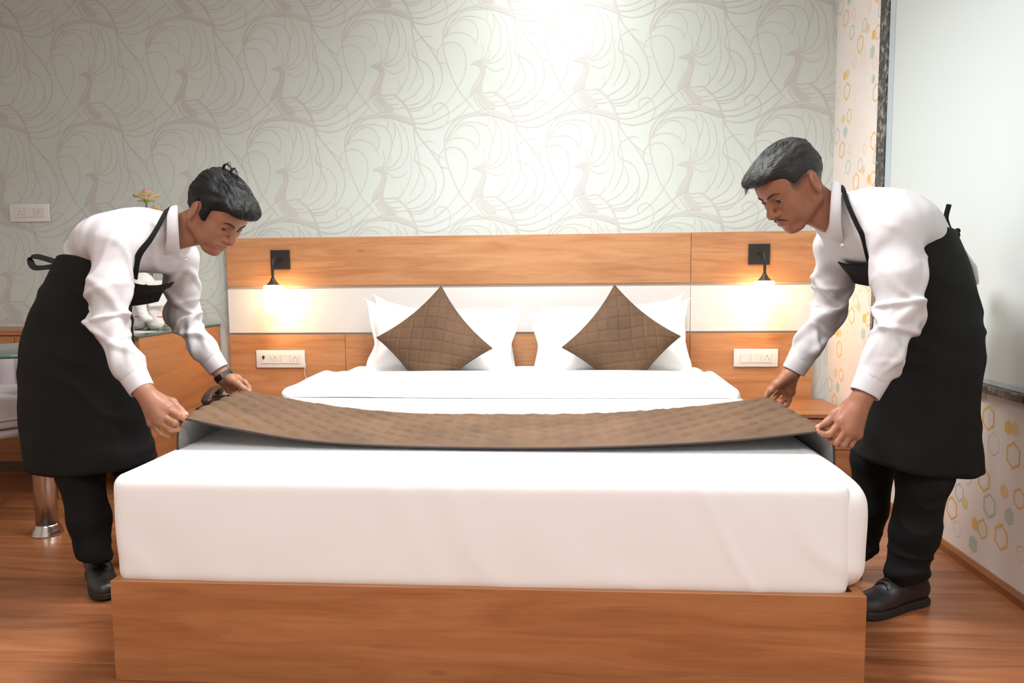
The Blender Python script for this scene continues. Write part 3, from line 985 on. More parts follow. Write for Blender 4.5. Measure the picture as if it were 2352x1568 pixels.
def quilt_runner():
    nu, nv, nfl = 460, 116, 44
    A = resample(Ne, nu); Bq = resample(Fe, nu)
    v = np.linspace(0, 1, nv)
    P = A[:, None, :] * (1 - v)[None, :, None] + Bq[:, None, :] * v[None, :, None]
    # gentle waves between the hands, resting on the bed in the middle
    X = P[:, :, 0]
    P[:, :, 2] += 0.006 * np.sin(v * math.pi)[None, :] * np.sin(X * 5.0)
    # free ends hang down outside the hands
    s_ = np.linspace(0, 1, nfl + 1)[1:]
    def flap(edge, sx, nxt):
        out = []
        for q in s_:
            dd = q * 0.21
            row_ = edge.copy()
            bend = 0.035 * (1 - math.exp(-dd / 0.03))
            row_[:, 0] += sx * bend
            row_[:, 2] -= dd - 0.02 * (1 - math.exp(-dd / 0.03))
            out.append(row_)
        return np.array(out)
    Lf = flap(P[0], -1, P[1])[::-1]; Rf = flap(P[-1], 1, P[-2])
    P = np.concatenate([Lf, P, Rf], 0)
    nu = P.shape[0]
    P[:, :, 2] = np.where((np.abs(P[:, :, 0] - (BX0 + BX1) / 2) < 0.93), np.maximum(P[:, :, 2], MT + 0.011), P[:, :, 2])
    # lengths along and across for the quilting
    du_ = np.concatenate([np.zeros((1, nv)), np.cumsum(np.linalg.norm(np.diff(P, axis=0), axis=2), 0)], 0)
    wv = np.linalg.norm(np.diff(P, axis=1), axis=2); dv_ = np.concatenate([np.zeros((nu, 1)), np.cumsum(wv, 1)], 1)
    Tu = np.gradient(P, axis=0); Tv = np.gradient(P, axis=1)
    Nn = np.cross(Tu, Tv); Nn /= np.linalg.norm(Nn, axis=2)[:, :, None] + 1e-12
    Nn *= np.sign(Nn[nu // 2, nv // 2, 2])
    p = 0.066
    a = (du_ * 0.75 + dv_) / 1.25; c = (du_ * 0.75 - dv_) / 1.25
    fa = np.abs(np.sin(math.pi * a / p)); fc = np.abs(np.sin(math.pi * c / p))
    edge = np.clip(np.minimum(dv_, dv_[:, -1:] - dv_) / 0.045, 0, 1)
    q = 0.0110 * (np.minimum(fa, 0.75) / 0.75) ** 0.55 * (np.minimum(fc, 0.75) / 0.75) ** 0.55 * edge
    pk = (vnoise(np.stack([du_.ravel() * 30, dv_.ravel() * 30, np.zeros(du_.size)], 1)).reshape(du_.shape) - 0.5) * 0.004 * edge
    top = P + Nn * (q + pk + 0.003)[:, :, None]
    bot = P - Nn * (0.003 + 0.3 * q)[:, :, None]
    return P, top, bot, nu, nv, (nfl, nfl + 460)


P, top, bot, nu, nv, (i0, i1) = quilt_runner()
rn = thing('bed_runner', 'long brown quilted velvet bed runner stretched between the two people', 'bed runner', (0, (NY + FY) / 2, MT))
obj('quilted_top', top.reshape(-1, 3), grid_faces(nu, nv)[:, ::-1], 'velvet_brown', rn, True)
obj('lining', bot.reshape(-1, 3), grid_faces(nu, nv), 'lining_grey', rn, True)
ring = np.concatenate([P[:, 0], P[-1, 1:], P[::-1, -1][1:], P[0, ::-1][1:]])
tag(obj('piping', *tube(ring, 0.0034, 6, False), 'piping_dark', rn, True), 'dark piping around the runner edge')

# ================================================================== NIGHTSTANDS
NZ = 0.378


def nightstand(x0, x1, lab):
    t = thing('nightstand', lab, 'nightstand', ((x0 + x1) / 2, -0.29, 0), 'nightstands beside the bed')
    MB().box((x0, -0.534, NZ - 0.020), (x1, -0.0445, NZ), 0.0015, 1).build('top', 'laminate', t)
    MB().box((x0 + 0.004, -0.525, 0.0), (x0 + 0.022, -0.0445, NZ - 0.0205), 0.001, 1).build('side_panel', 'laminate', t)
    MB().box((x1 - 0.022, -0.525, 0.0), (x1 - 0.004, -0.0445, NZ - 0.0205), 0.001, 1).build('side_panel', 'laminate', t)
    MB().box((x0 + 0.0225, -0.06, 0.02), (x1 - 0.0225, -0.0445, NZ - 0.0205)).build('back_panel', 'laminate', t)
    for z0, z1 in ((0.20, NZ - 0.026), (0.03, 0.196)):
        MB().box((x0 + 0.005, -0.531, z0), (x1 - 0.005, -0.5255, z1), 0.001, 1).build('drawer_front', 'laminate', t)
    return t


nightstand(BX1 + 0.046, 1.576, 'low wooden nightstand under the right bedside lamp')
nightstand(-1.885, BX0 - 0.015, 'low wooden nightstand holding the black telephone')

# ================================================================== WALL LAMPS
def wall_lamp(plate_px, shade_x, lab):
    (x0, z0), (x1, z1) = plate_px
    a = at_y(x0, z0, -0.055); c = at_y(x1, z1, -0.055)
    cx, cz = (a[0] + c[0]) / 2, (a[2] + c[2]) / 2
    hw = (c[0] - a[0]) / 2
    t = thing('wall_lamp', lab, 'wall lamp', (cx, -0.045, cz), 'bedside wall lamps')
    MB().box((cx - hw, -0.058, cz - hw), (cx + hw, -0.0445, cz + hw), 0.003).build('backplate', 'black_metal', t)
    yo = -0.175
    path = spline([(cx, -0.056, cz + 0.004), (cx, -0.10, cz + 0.006), (cx, -0.150, cz + 0.002), (cx, yo + 0.004, cz - 0.02), (cx, yo, cz - 0.05), (cx, yo, cz - 0.095)], 7)
    MB().tube(path, 0.0078, 12).build('arm', 'black_metal', t, True)
    MB().lathe([(0.006, 0), (0.0062, -0.012)], (cx, yo, cz - 0.09), 14).build('joint', 'black_metal', t, True)
    zt = cz - 0.10
    MB().lathe([(0.008, 0), (0.012, -0.010), (0.019, -0.024), (0.032, -0.038), (0.037, -0.045)], (cx, yo, zt), 28).build('cap', 'bronze_metal', t, True)
    zs = zt - 0.045
    MB().lathe([(0.03, 0), (0.050, -0.001), (0.0525, -0.006), (0.0525, -0.150), (0.048, -0.155), (0.047, -0.15), (0.047, -0.01)], (cx, yo, zs), 36).build('shade', 'lamp_glass', t, True)


wall_lamp(((621, 575), (666, 618)), 621, 'glowing cylinder wall lamp on the left of the headboard')
wall_lamp(((1720, 562), (1768, 606)), 1763, 'glowing cylinder wall lamp on the right of the headboard')


# ================================================================== SWITCH PLATES
def plate(px0, px1, Y, mods, lab):
    a = at_y(*px0, Y); c = at_y(*px1, Y)
    x0, x1, z0, z1 = a[0], c[0], c[2], a[2]
    t = thing('switch_plate', lab, 'switch plate', ((x0 + x1) / 2, Y, z0), 'electrical switch plates')
    MB().box((x0, Y - 0.010, z0), (x1, Y - 0.0005, z1), 0.004, 3).build('frame', 'plate_white', t, True)
    n = len(mods)
    mw = 0.052; gap = 0.0075
    tot = n * mw + (n - 1) * gap
    cz = (z0 + z1) / 2
    for i, k in enumerate(mods):
        mx = (x0 + x1) / 2 - tot / 2 + i * (mw + gap)
        m = MB().box((mx - 0.0015, Y - 0.0106, cz - mw / 2 - 0.0015), (mx + mw + 0.0015, Y - 0.0101, cz + mw / 2 + 0.0015)).build('recess', 'button_grey', t)
        if k == 'split':
            MB().box((mx, Y - 0.013, cz - mw / 2), (mx + mw / 2 - 0.0005, Y - 0.0107, cz + mw / 2), 0.0008, 1).build('switch', 'module_white', t)
            MB().box((mx + mw / 2 + 0.0005, Y - 0.0125, cz - mw / 2), (mx + mw, Y - 0.0107, cz + mw / 2), 0.0008, 1).build('switch', 'module_white', t)
            continue
        sw = MB().box((mx, Y - 0.013, cz - mw / 2), (mx + mw, Y - 0.0107, cz + mw / 2), 0.001, 1).build('switch' if k != 'socket' else 'socket', 'module_white', t)
        ccx = mx + mw / 2
        if k == 'socket':
            m = MB()
            for dx, dz, r in ((0, 0.0105, 0.0033), (-0.010, 0.0, 0.0021), (0.010, 0.0, 0.0021), (-0.010, -0.010, 0.0024), (0.010, -0.010, 0.0024)):
                m.tube([(ccx + dx, Y - 0.0128, cz + dz), (ccx + dx, Y - 0.0134, cz + dz)], r, 10)
            m.build('pin_holes', 'pin_dark', sw)
        if k == 'card':
            m = MB().box((mx + 0.008, Y - 0.015, cz + 0.004), (mx + 0.022, Y - 0.0131, cz + 0.020), 0.001, 1)
            m.tube(spline([(mx + 0.015, Y - 0.014, cz + 0.006), (mx + 0.018, Y - 0.018, cz + 0.001), (mx + 0.013, Y - 0.016, cz + 0.002)], 5), 0.002, 6)
            m.build('key_tab', 'plastic_black', sw)
            MB().box((mx + 0.010, Y - 0.0136, cz - 0.018), (mx + 0.024, Y - 0.0131, cz - 0.003)).build('card_slot', 'plate_white', sw)
    return x0, x1, z0, z1


lp = plate((589, 804), (702, 844), -0.0445, ['card', 'socket', 'switch', 'socket'], 'white four-module switch plate under the left wall lamp')
plate((1685, 801), (1786, 842), -0.0445, ['switch', 'split', 'socket'], 'white three-module switch plate under the right wall lamp')
plate((23, 469), (117, 509), -0.002, ['socket', 'switch', 'socket'], 'white switch plate on the bird wallpaper at far left')
cb = MB().tube(spline([(lp[1] - 0.002, -0.05, lp[2] + 0.03), (lp[1] + 0.004, -0.056, lp[2] + 0.010), (lp[1] - 0.004, -0.055, lp[2] - 0.02), (lp[1] + 0.002, -0.054, lp[2] - 0.06), (lp[1] + 0.012, -0.054, lp[2] - 0.095), (lp[1] + 0.02, -0.053, lp[2] - 0.16)], 8), 0.0024, 8).build('cable', 'cable_white', None, True)
tag(cb, 'thin white cable hanging below the left switch plate', 'cable')

# ================================================================== TELEPHONE on the left nightstand
tx, ty = -1.715, -0.40
ph = thing('telephone', 'black desk telephone with coiled cord on the left nightstand', 'telephone', (tx, ty, NZ))
M0 = Matrix.Translation((tx, ty, NZ)) @ Matrix.Rotation(math.radians(8), 4, 'Z')
def mx_pts(pts):
    return [tuple(M0 @ Vector(p)) for p in pts]
m = MB()
prof = [(-0.105, 0.0), (-0.105, 0.022), (-0.09, 0.030), (0.075, 0.058), (0.105, 0.055), (0.11, 0.0)]
v = mx_pts([(-0.085, y, z) for y, z in prof] + [(0.085, y, z) for y, z in prof])
n = len(prof)
m.add(v, [tuple(range(n)), tuple(range(n, 2 * n))[::-1]] + [(i, n + i, n + (i + 1) % n, (i + 1) % n) for i in range(n)])
m.build('body', 'plastic_black', ph)
for r in range(4):
    for c in range(3):
        y0 = -0.075 + r * 0.030; x0 = 0.000 + c * 0.024
        z0 = 0.030 + (y0 + 0.09) * 0.1697
        MB().box((x0, y0, z0 + 0.001), (x0 + 0.013, y0 + 0.013, z0 + 0.008), 0.001, 1, M=M0).build('button', 'button_grey', ph)
MB().box((0.0, 0.055, 0.0585), (0.065, 0.080, 0.060), 0.0004, 1, M=M0).build('display', 'plastic_brownblack', ph)
hs = SDF((tx - 0.16, ty - 0.20, NZ), (tx + 0.08, ty + 0.20, NZ + 0.16), 0.004)
pth = spline(np.array(mx_pts([(-0.055, -0.118, 0.058), (-0.055, -0.085, 0.080), (-0.055, 0.0, 0.098), (-0.055, 0.07, 0.100), (-0.055, 0.108, 0.082)])), 6)
hs.etube(pth, (1, 0, 0), np.linspace(0.026, 0.026, len(pth)), np.linspace(0.013, 0.013, len(pth)), 0.01)
hs.ball(mx_pts([(-0.055, -0.100, 0.055)])[0], (0.028, 0.026, 0.018), 0.012)
hs.ball(mx_pts([(-0.055, 0.088, 0.078)])[0], (0.028, 0.028, 0.020), 0.012)
V, F_ = hs.mesh(2)
obj('handset', V, F_, 'plastic_brownblack', ph, True)
a0 = np.array(mx_pts([(-0.055, -0.122, 0.050)])[0])
cpts = []
end = at_z(426, 950, NZ + 0.012); end[1] = max(end[1], -0.525)
for i in range(150):
    t = i / 149
    b_ = a0 * (1 - t) + end * t
    b_[2] = max(NZ + 0.010, a0[2] * (1 - t) ** 2 + (NZ + 0.012) * (1 - (1 - t) ** 2))
    an = t * 2 * math.pi * 8
    cpts.append(b_ + np.array([0.006 * math.sin(an), 0.002 * math.cos(an), 0.008 * math.cos(an) + 0.001]))
obj('coiled_cord', *tube(cpts, 0.0022, 6), 'plastic_black', ph, True)

# ================================================================== DESK WING, LOW CABINET
DXR, DTZ = -1.9075, 0.800
dk = thing('desk', 'wooden desk with a green-edged glass top beside the headboard', 'desk', (-2.18, -0.44, 0))
MB().box((DXR - 0.045, -0.85, 0.0), (DXR, -0.002, DTZ - 0.0005), 0.002, 1).build('side_panel', 'laminate_side', dk)
MB().box((-2.37, -0.85, DTZ - 0.035), (DXR - 0.0455, -0.335, DTZ - 0.0005), 0.002, 1).build('top_board', 'laminate_desk', dk)
MB().box((-2.37, -0.85, 0.0), (-2.33, -0.335, DTZ - 0.0355), 0.002, 1).build('side_panel', 'laminate_side', dk)
gl = MB().box((-2.37, -0.876, DTZ), (DXR + 0.002, -0.004, DTZ + 0.010), 0.002, 1).build('glass_top', 'desk_glass', dk)
m = MB().box((-2.37, -0.8785, DTZ + 0.0004), (DXR + 0.0042, -0.8763, DTZ + 0.0096)).box((DXR + 0.0022, -0.876, DTZ + 0.0004), (DXR + 0.0042, -0.004, DTZ + 0.0096))
m.build('glass_edge', 'glass_edge', gl)
lc = thing('low_cabinet', 'long low wooden cabinet against the bird wall at far left', 'cabinet', (-2.9, -0.16, 0))
MB().box((XL + 0.01, -0.330, 0.050), (DXR - 0.047, -0.003, DTZ - 0.032), 0.001, 1).build('body', 'laminate_desk', lc)
MB().box((XL + 0.01, -0.318, 0.0), (DXR - 0.047, -0.003, 0.0495), 0.001, 1).build('plinth', 'pin_dark', lc)
MB().box((XL + 0.01, -0.336, DTZ - 0.028), (DXR - 0.047, -0.003, DTZ - 0.001), 0.001, 1).build('top_board', 'laminate_desk', lc)
for x0, x1 in ((-3.90, -3.42), (-3.415, -2.94), (-2.935, -2.42)):
    MB().box((x0, -0.342, 0.10), (x1, -0.3305, DTZ - 0.036), 0.001, 1).build('cabinet_door', 'laminate_desk', lc)

# papers on the glass
pp = MB().add([(-2.16, -0.70, DTZ + 0.0118), (-2.01, -0.74, DTZ + 0.0118), (-1.96, -0.60, DTZ + 0.0118), (-2.10, -0.55, DTZ + 0.0118), (-2.16, -0.70, DTZ + 0.0104), (-2.01, -0.74, DTZ + 0.0104), (-1.96, -0.60, DTZ + 0.0104), (-2.10, -0.55, DTZ + 0.0104)],
             [(0, 1, 2, 3), (7, 6, 5, 4), (0, 4, 5, 1), (1, 5, 6, 2), (2, 6, 7, 3), (3, 7, 4, 0)])
br = thing('brochure', 'white printed brochure lying on the desk glass', 'brochure', (-2.06, -0.65, DTZ + 0.010))
pp.build('sheet', 'paper', br)
MB().add([(-2.12, -0.69, DTZ + 0.0120), (-2.02, -0.715, DTZ + 0.0120), (-2.005, -0.68, DTZ + 0.0120), (-2.10, -0.65, DTZ + 0.0120)], [(0, 1, 2, 3)]).build('printed_band', 'paper_print', br)

# ================================================================== TOWEL ELEPHANT
ex, ey, ez = -2.115, -0.41, DTZ + 0.010
el = thing('towel_elephant', 'elephant folded from white towels standing on the desk', 'towel animal', (ex, ey, ez))
s = SDF((ex - 0.17, ey - 0.13, ez - 0.01), (ex + 0.15, ey + 0.18, ez + 0.34), 0.005)
for dx, dy in ((-0.046, -0.01), (0.050, -0.01)):
    s.cone((ex + dx, ey + dy, ez + 0.04), (ex + dx, ey + dy, ez + 0.15), 0.0445, 0.047, 0.012)
    s.cone((ex + dx, ey + dy + 0.10, ez + 0.045), (ex + dx, ey + dy + 0.10, ez + 0.15), 0.042, 0.046, 0.012)
s.ball((ex, ey + 0.05, ez + 0.165), (0.095, 0.105, 0.06), 0.03)
V, F_ = s.mesh(1)
V[:, 2] = np.maximum(V[:, 2], ez + 0.0005)
for k in range(2):                                   # rolled-towel layers
    pass
rr_ = vnoise(V * 60); Nn = normals(V, F_)
V = V + Nn * ((rr_ - 0.5) * 0.004)[:, None]
obj('body', V, F_, 'towel', el, True)
s = SDF((ex - 0.17, ey - 0.16, ez + 0.02), (ex + 0.17, ey + 0.12, ez + 0.36), 0.004)
s.ball((ex + 0.002, ey - 0.035, ez + 0.245), (0.062, 0.055, 0.062), 0.02)
tr = spline([(ex + 0.006, ey - 0.075, ez + 0.225), (ex + 0.012, ey - 0.090, ez + 0.17), (ex + 0.024, ey - 0.094, ez + 0.11), (ex + 0.040, ey - 0.094, ez + 0.068), (ex + 0.064, ey - 0.092, ez + 0.058)], 5)
s.chain(tr, np.linspace(0.034, 0.014, len(tr)), 0.008)
V, F_ = s.mesh(1); Nn = normals(V, F_)
V = V + Nn * ((vnoise(V * np.array([20, 20, 130])) - 0.5) * 0.006)[:, None]
obj('head', V, F_, 'towel', el, True)
for sx in (-1, 1):
    s = SDF((ex - 0.17, ey - 0.16, ez + 0.05), (ex + 0.17, ey + 0.12, ez + 0.36), 0.004)
    c0 = np.array((ex + sx * 0.092, ey - 0.03, ez + 0.185))
    rt = rotm(0.25 * sx, 0, -0.45 * sx)
    s.put(rbox(c0 - (0.055, 0.006, 0.075), c0 + (0.055, 0.008, 0.085), 0.005), c0 - 0.11, c0 + 0.11, 0.004) if False else s.put((lambda P, c0=c0, rt=rt: rbox((-0.052, -0.007, -0.07), (0.052, 0.007, 0.085), 0.006)((P - c0) @ rt)), c0 - 0.10, c0 + 0.10, 0.004)
    V, F_ = s.mesh(2)
    obj('ear', V, F_, 'towel', el, True)
for dx in (-0.022, 0.052):
    MB().lathe([(0.002, 0.006), (0.006, 0.003), (0.007, 0), (0.006, -0.003), (0.002, -0.006)], (ex + dx, ey - 0.088, ez + 0.238), 12).build('eye', 'plastic_black', el, True)
a = [2 * math.pi * k / 40 for k in range(41)]
m = MB()
m.tube([(ex + 0.002 + 0.101 * math.cos(t), ey - 0.01 + 0.050 * math.sin(t), ez + 0.070 + 0.002 * math.sin(3 * t)) for t in a], 0.0022, 6, False)
tag(m.build('string', 'red_string', el, True), 'thin red string tied round the legs')

# ================================================================== ROSES IN A VASE (mostly hidden behind the person)
vx, vy = -2.20, -0.20
va = MB().lathe([(0.03, 0), (0.04, 0.01), (0.045, 0.06), (0.03, 0.14), (0.018, 0.20), (0.022, 0.23), (0.018, 0.228), (0.012, 0.19)], (vx, vy, DTZ + 0.0102), 24).build('vase', 'plate_white', None, True, loc=(vx, vy, DTZ + 0.010))
tag(va, 'small white vase on the desk behind the bending person', 'vase')


def rose(cx, cy, cz, sc, lab, pink):
    t = thing('rose', lab, 'rose', (vx, vy, DTZ + 0.012), 'roses in the vase')
    st = spline([(vx, vy, DTZ + 0.20), ((vx + cx) / 2 - 0.01, (vy + cy) / 2, (DTZ + 0.2 + cz) / 2), (cx, cy, cz - 0.045 * sc)], 8)
    obj('stem', *tube(st, 0.0032, 7), 'stem_green', t, True)
    rnd = random.Random(int(abs(cx) * 1000 + cz * 100))
    for ri, (n, rad, hgt, opn, off) in enumerate(((5, 0.058, 0.040, 0.95, -0.012), (5, 0.042, 0.045, 0.6, -0.004), (4, 0.026, 0.045, 0.3, 0.004), (3, 0.013, 0.040, 0.1, 0.008))):
        for k in range(n):
            a0 = 2 * math.pi * k / n + ri * 0.7
            nu_, nv_ = 9, 8
            pts = []
            for i in range(nu_):
                for j in range(nv_):
                    u = (i / (nu_ - 1) - 0.5) * 2; vv = j / (nv_ - 1)
                    r = (0.25 + 0.75 * vv ** 0.8) * rad * (0.55 + opn * 0.5)
                    an = a0 + u * (0.75 + 0.12 * vv) * math.sqrt(max(0.05, 1 - (2 * vv - 1.0) ** 2 * 0.35))
                    h = vv * hgt * (1 - 0.25 * abs(u) ** 2.5) - opn * 0.010 * vv ** 4 + 0.003 * math.sin(5 * u + k)
                    r += opn * 0.012 * vv ** 5
                    pts.append((cx + sc * r * math.cos(an), cy + sc * r * math.sin(an), cz + sc * (h + off - 0.02)))
            o = obj('petal', pts, grid_faces(nu_, nv_), 'petal_pink' if (pink and ri >= 2) else 'petal', t, True)
            md = o.modifiers.new('thick', 'SOLIDIFY'); md.thickness = 0.0012
    m = MB().lathe([(0.004, -0.052), (0.010, -0.045), (0.016, -0.034), (0.014, -0.026)], (0, 0, 0), 10)
    m.v = [(cx + sc * p[0], cy + sc * p[1], cz + sc * p[2]) for p in m.v]
    m.build('calyx', 'leaf_green', t, True)
    for k in range(4):
        an = k * 1.6 + 0.4
        d = np.array((math.cos(an), math.sin(an), 0))
        c0 = np.array((cx, cy, cz - 0.036 * sc)); q = np.array((-d[1], d[0], 0))
        pts = [c0 + d * 0.008 - q * 0.006, c0 + d * 0.008 + q * 0.006, c0 + d * 0.036 + q * 0.005 + (0, 0, -0.004), c0 + d * 0.050 + (0, 0, 0.006), c0 + d * 0.036 - q * 0.005 + (0, 0, -0.004)]
        o = obj('sepal', pts, [(0, 1, 2, 3, 4)], 'leaf_green', t)
        md = o.modifiers.new('thick', 'SOLIDIFY'); md.thickness = 0.001
    return t


p = at_y(335, 447, -0.22)
rose(p[0], p[1], p[2], 1.0, 'pale yellow rose with a pink heart above the left person', True)
p = at_y(357, 478, -0.18)
rose(p[0], p[1], p[2], 0.6, 'smaller pink-tipped rose just above the left person\'s back', True)

# ================================================================== ROUND GLASS TABLE, LAVENDER CHAIR
gx, gy = -2.071, -1.34
gt = thing('glass_table', 'round glass table on a steel post behind the left person', 'table', (gx, gy, 0))
MB().lathe([(0.325, 0), (0.33, 0.004), (0.33, 0.010), (0.325, 0.014)], (gx, gy, 0.788), 64).build('glass_top', 'desk_glass', gt, True)
m = MB()
n = 64
for k in range(n):
    a0 = 2 * math.pi * k / n; a1 = 2 * math.pi * (k + 1) / n
    q = [(gx + r * math.cos(t), gy + r * math.sin(t), z) for r, z in ((0.3305, 0.7885), (0.333, 0.7925), (0.333, 0.7975), (0.3305, 0.8015)) for t in (a0, a1)]
    m.add(q, [(0, 1, 3, 2), (2, 3, 5, 4), (4, 5, 7, 6)])
m.build('glass_edge', 'glass_edge', gt, True)
MB().lathe([(0.043, 0.02), (0.043, 0.775)], (gx, gy, 0), 40).build('post', 'steel', gt, True)
MB().lathe([(0.062, 0.0005), (0.062, 0.006), (0.056, 0.012), (0.058, 0.018), (0.050, 0.024), (0.051, 0.030), (0.0435, 0.038), (0.0435, 0.045)], (gx, gy, 0), 40).build('base_ring', 'steel', gt, True)
MB().lathe([(0.0435, 0.765), (0.09, 0.776), (0.10, 0.7875)], (gx, gy, 0), 40).build('top_ring', 'steel', gt, True)

cx, cy = -2.74, -0.80
ch = thing('armchair', 'lavender velvet tub chair with channelled back at far left', 'chair', (cx, cy, 0))
s = SDF((cx - 0.36, cy - 0.36, 0.25), (cx + 0.36, cy + 0.36, 0.60), 0.008)
s.put(lambda P: (lambda q: np.where(True, np.maximum(np.hypot(q[:, 0], q[:, 1]) - 0.27, np.abs(q[:, 2]) - 0.045), 0) - 0.03)(P - np.array((cx, cy - 0.03, 0.455))), (cx - 0.32, cy - 0.35, 0.36), (cx + 0.32, cy + 0.29, 0.56), 0.01)
V, F_ = s.mesh(2); st = obj('seat_cushion', V, F_, 'lavender_velvet', ch, True)
a = [2 * math.pi * k / 60 for k in range(61)]
obj('piping', *tube([(cx + 0.302 * math.cos(t), cy - 0.03 + 0.302 * math.sin(t), 0.425) for t in a], 0.006, 6, False), 'lavender_velvet', st, True)
MB().lathe([(0.26, 0), (0.285, 0.006), (0.285, 0.04), (0.26, 0.045)], (cx, cy - 0.03, 0.33), 48).build('seat_base', 'lavender_velvet', ch, True)
nu_, nv_ = 121, 14
for k in range(13):                                   # upright channels of the back
    a0 = math.radians(-20 + k * 220 / 13); a1 = math.radians(-20 + (k + 1) * 220 / 13)
    pts = []
    for i in range(10):
        t = i / 9; an = a0 + (a1 - a0) * t
        bulge = 0.018 * math.sin(math.pi * t) ** 0.6
        for j in range(12):
            z = 0.36 + (0.345) * min(j, 11) / 11
            edge = min(1, (11 - j) / 1.5) ** 0.5
            rin = 0.285 - bulge * edge + 0.02 * (1 - edge)
            pts.append((cx + rin * math.cos(an), cy - 0.03 + rin * math.sin(an), z))
    for i in range(10):
        t = i / 9; an = a0 + (a1 - a0) * t
        for j in range(12):
            z = 0.36 + 0.345 * j / 11
            pts.append((cx + 0.335 * math.cos(an), cy - 0.03 + 0.335 * math.sin(an), z))
    F1 = grid_faces(10, 12); F2 = grid_faces(10, 12, off=120)[:, ::-1]
    top_ = np.array([[i * 12 + 11, (i + 1) * 12 + 11, 120 + (i + 1) * 12 + 11, 120 + i * 12 + 11] for i in range(9)])
    bot_ = np.array([[i * 12, 120 + i * 12, 120 + (i + 1) * 12, (i + 1) * 12] for i in range(9)])
    sd0 = np.array([[j, j + 1, 120 + j + 1, 120 + j] for j in range(11)]); sd1 = np.array([[108 + j, 228 + j, 228 + j + 1, 108 + j + 1] for j in range(11)])
    obj('back_channel', pts, np.vstack([F1[:, ::-1], F2[:, ::-1], top_, bot_, sd0, sd1]), 'lavender_velvet', ch, True)
for an in (45, 135, 225, 315):
    t = math.radians(an)
    MB().tube([(cx + 0.20 * math.cos(t), cy - 0.03 + 0.20 * math.sin(t), 0.335), (cx + 0.25 * math.cos(t), cy - 0.03 + 0.25 * math.sin(t), 0.0)], [0.016, 0.010], 10).build('leg', 'black_metal', ch, True)

# ================================================================== PEOPLE
def skin_mat(name, base):
    m = mat(name, base, 0.48, spec=0.35)
    nt, N, L, B = nodes_of(m)
    at = N.new('ShaderNodeAttribute'); at.attribute_name = 'Col'
    L.new(at.outputs['Color'], B.inputs['Base Color'])
    B.inputs['Subsurface Weight'].default_value = 0.12
    B.inputs['Subsurface Radius'].default_value = (0.012, 0.004, 0.002)
    B.inputs['Subsurface Scale'].default_value = 0.5
    tc = N.new('ShaderNodeTexCoord')
    n = N.new('ShaderNodeTexNoise'); n.inputs['Scale'].default_value = 420; n.inputs['Detail'].default_value = 2
    L.new(tc.outputs['Object'], n.inputs['Vector'])
    bp = N.new('ShaderNodeBump'); bp.inputs['Strength'].default_value = 0.10; bp.inputs['Distance'].default_value = 0.0008
    L.new(n.outputs['Fac'], bp.inputs['Height']); L.new(bp.outputs[0], B.inputs['Normal'])
    return m


skin_mat('skin', (0.36, 0.155, 0.085))
m = mat('eye', (0.8, 0.8, 0.8), 0.12)
nt, N, L, B = nodes_of(m)
at = N.new('ShaderNodeAttribute'); at.attribute_name = 'Col'; L.new(at.outputs['Color'], B.inputs['Base Color'])
for hn_, hcol_ in (('hair_black', (0.0075, 0.0068, 0.0068)), ('hair_dark', (0.013, 0.012, 0.0115))):
    m = mat(hn_, hcol_, 0.48, spec=0.22 if hn_ == 'hair_black' else 0.4)
    nt, N, L, B = nodes_of(m)
    at = N.new('ShaderNodeAttribute'); at.attribute_name = 'Col'
    mp = N.new('ShaderNodeMapping'); mp.inputs['Scale'].default_value = (10, 130, 55)
    L.new(at.outputs['Vector'], mp.inputs['Vector'])
    n = N.new('ShaderNodeTexNoise'); n.inputs['Scale'].default_value = 1.6; n.inputs['Detail'].default_value = 5; n.inputs['Distortion'].default_value = 0.6
    L.new(mp.outputs[0], n.inputs['Vector'])
    bp = N.new('ShaderNodeBump'); bp.inputs['Strength'].default_value = 0.9; bp.inputs['Distance'].default_value = 0.004
    L.new(n.outputs['Fac'], bp.inputs['Height']); L.new(bp.outputs[0], B.inputs['Normal'])
mat('brow_hair', (0.035, 0.02, 0.015), 0.7)
cloth('shirt_white', (0.56, 0.538, 0.55), rough=0.75, weave=800, bump=0.04, var=0.015)
cloth('apron_black', (0.0070, 0.0070, 0.0068), rough=0.9, weave=700, bump=0.08, sheen=0.0, var=0.15)
cloth('trouser_black', (0.0055, 0.0055, 0.0057), rough=0.85, weave=700, bump=0.06, var=0.12)
noisy('shoe_leather', (0.012, 0.012, 0.012), (0.020, 0.020, 0.020), 40, rough=0.42, bump=0.15)
mat('shoe_sole', (0.014, 0.013, 0.012), 0.7)
mat('lace', (0.006, 0.006, 0.006), 0.8)
mat('watch_band', (0.008, 0.008, 0.008), 0.5)
mat('watch_face', (0.02, 0.021, 0.023), 0.35)
mat('button_white', (0.75, 0.73, 0.72), 0.3)


def J(p):
    return at_y(p[0], p[1], p[2])


def seg_param(P, pts):
    """nearest point on a polyline: arc length, radial vector, axis"""
    pts = np.asarray(pts, float)
    best = np.full(len(P), 1e9); S_ = np.zeros(len(P)); R_ = np.zeros((len(P), 3)); A_ = np.zeros((len(P), 3))
    acc = 0.0
    for i in range(len(pts) - 1):
        a = pts[i]; ab = pts[i + 1] - a; L_ = np.linalg.norm(ab)
        t = np.clip((P - a) @ ab / L_ ** 2, 0, 1)
        q = P - a - t[:, None] * ab
        d = np.linalg.norm(q, axis=1)
        m = d < best
        best[m] = d[m]; S_[m] = acc + t[m] * L_; R_[m] = q[m]; A_[m] = ab / L_
        acc += L_
    return best, S_, R_, A_


EYE = np.array((0.0790, 0.0315, 0.0110))


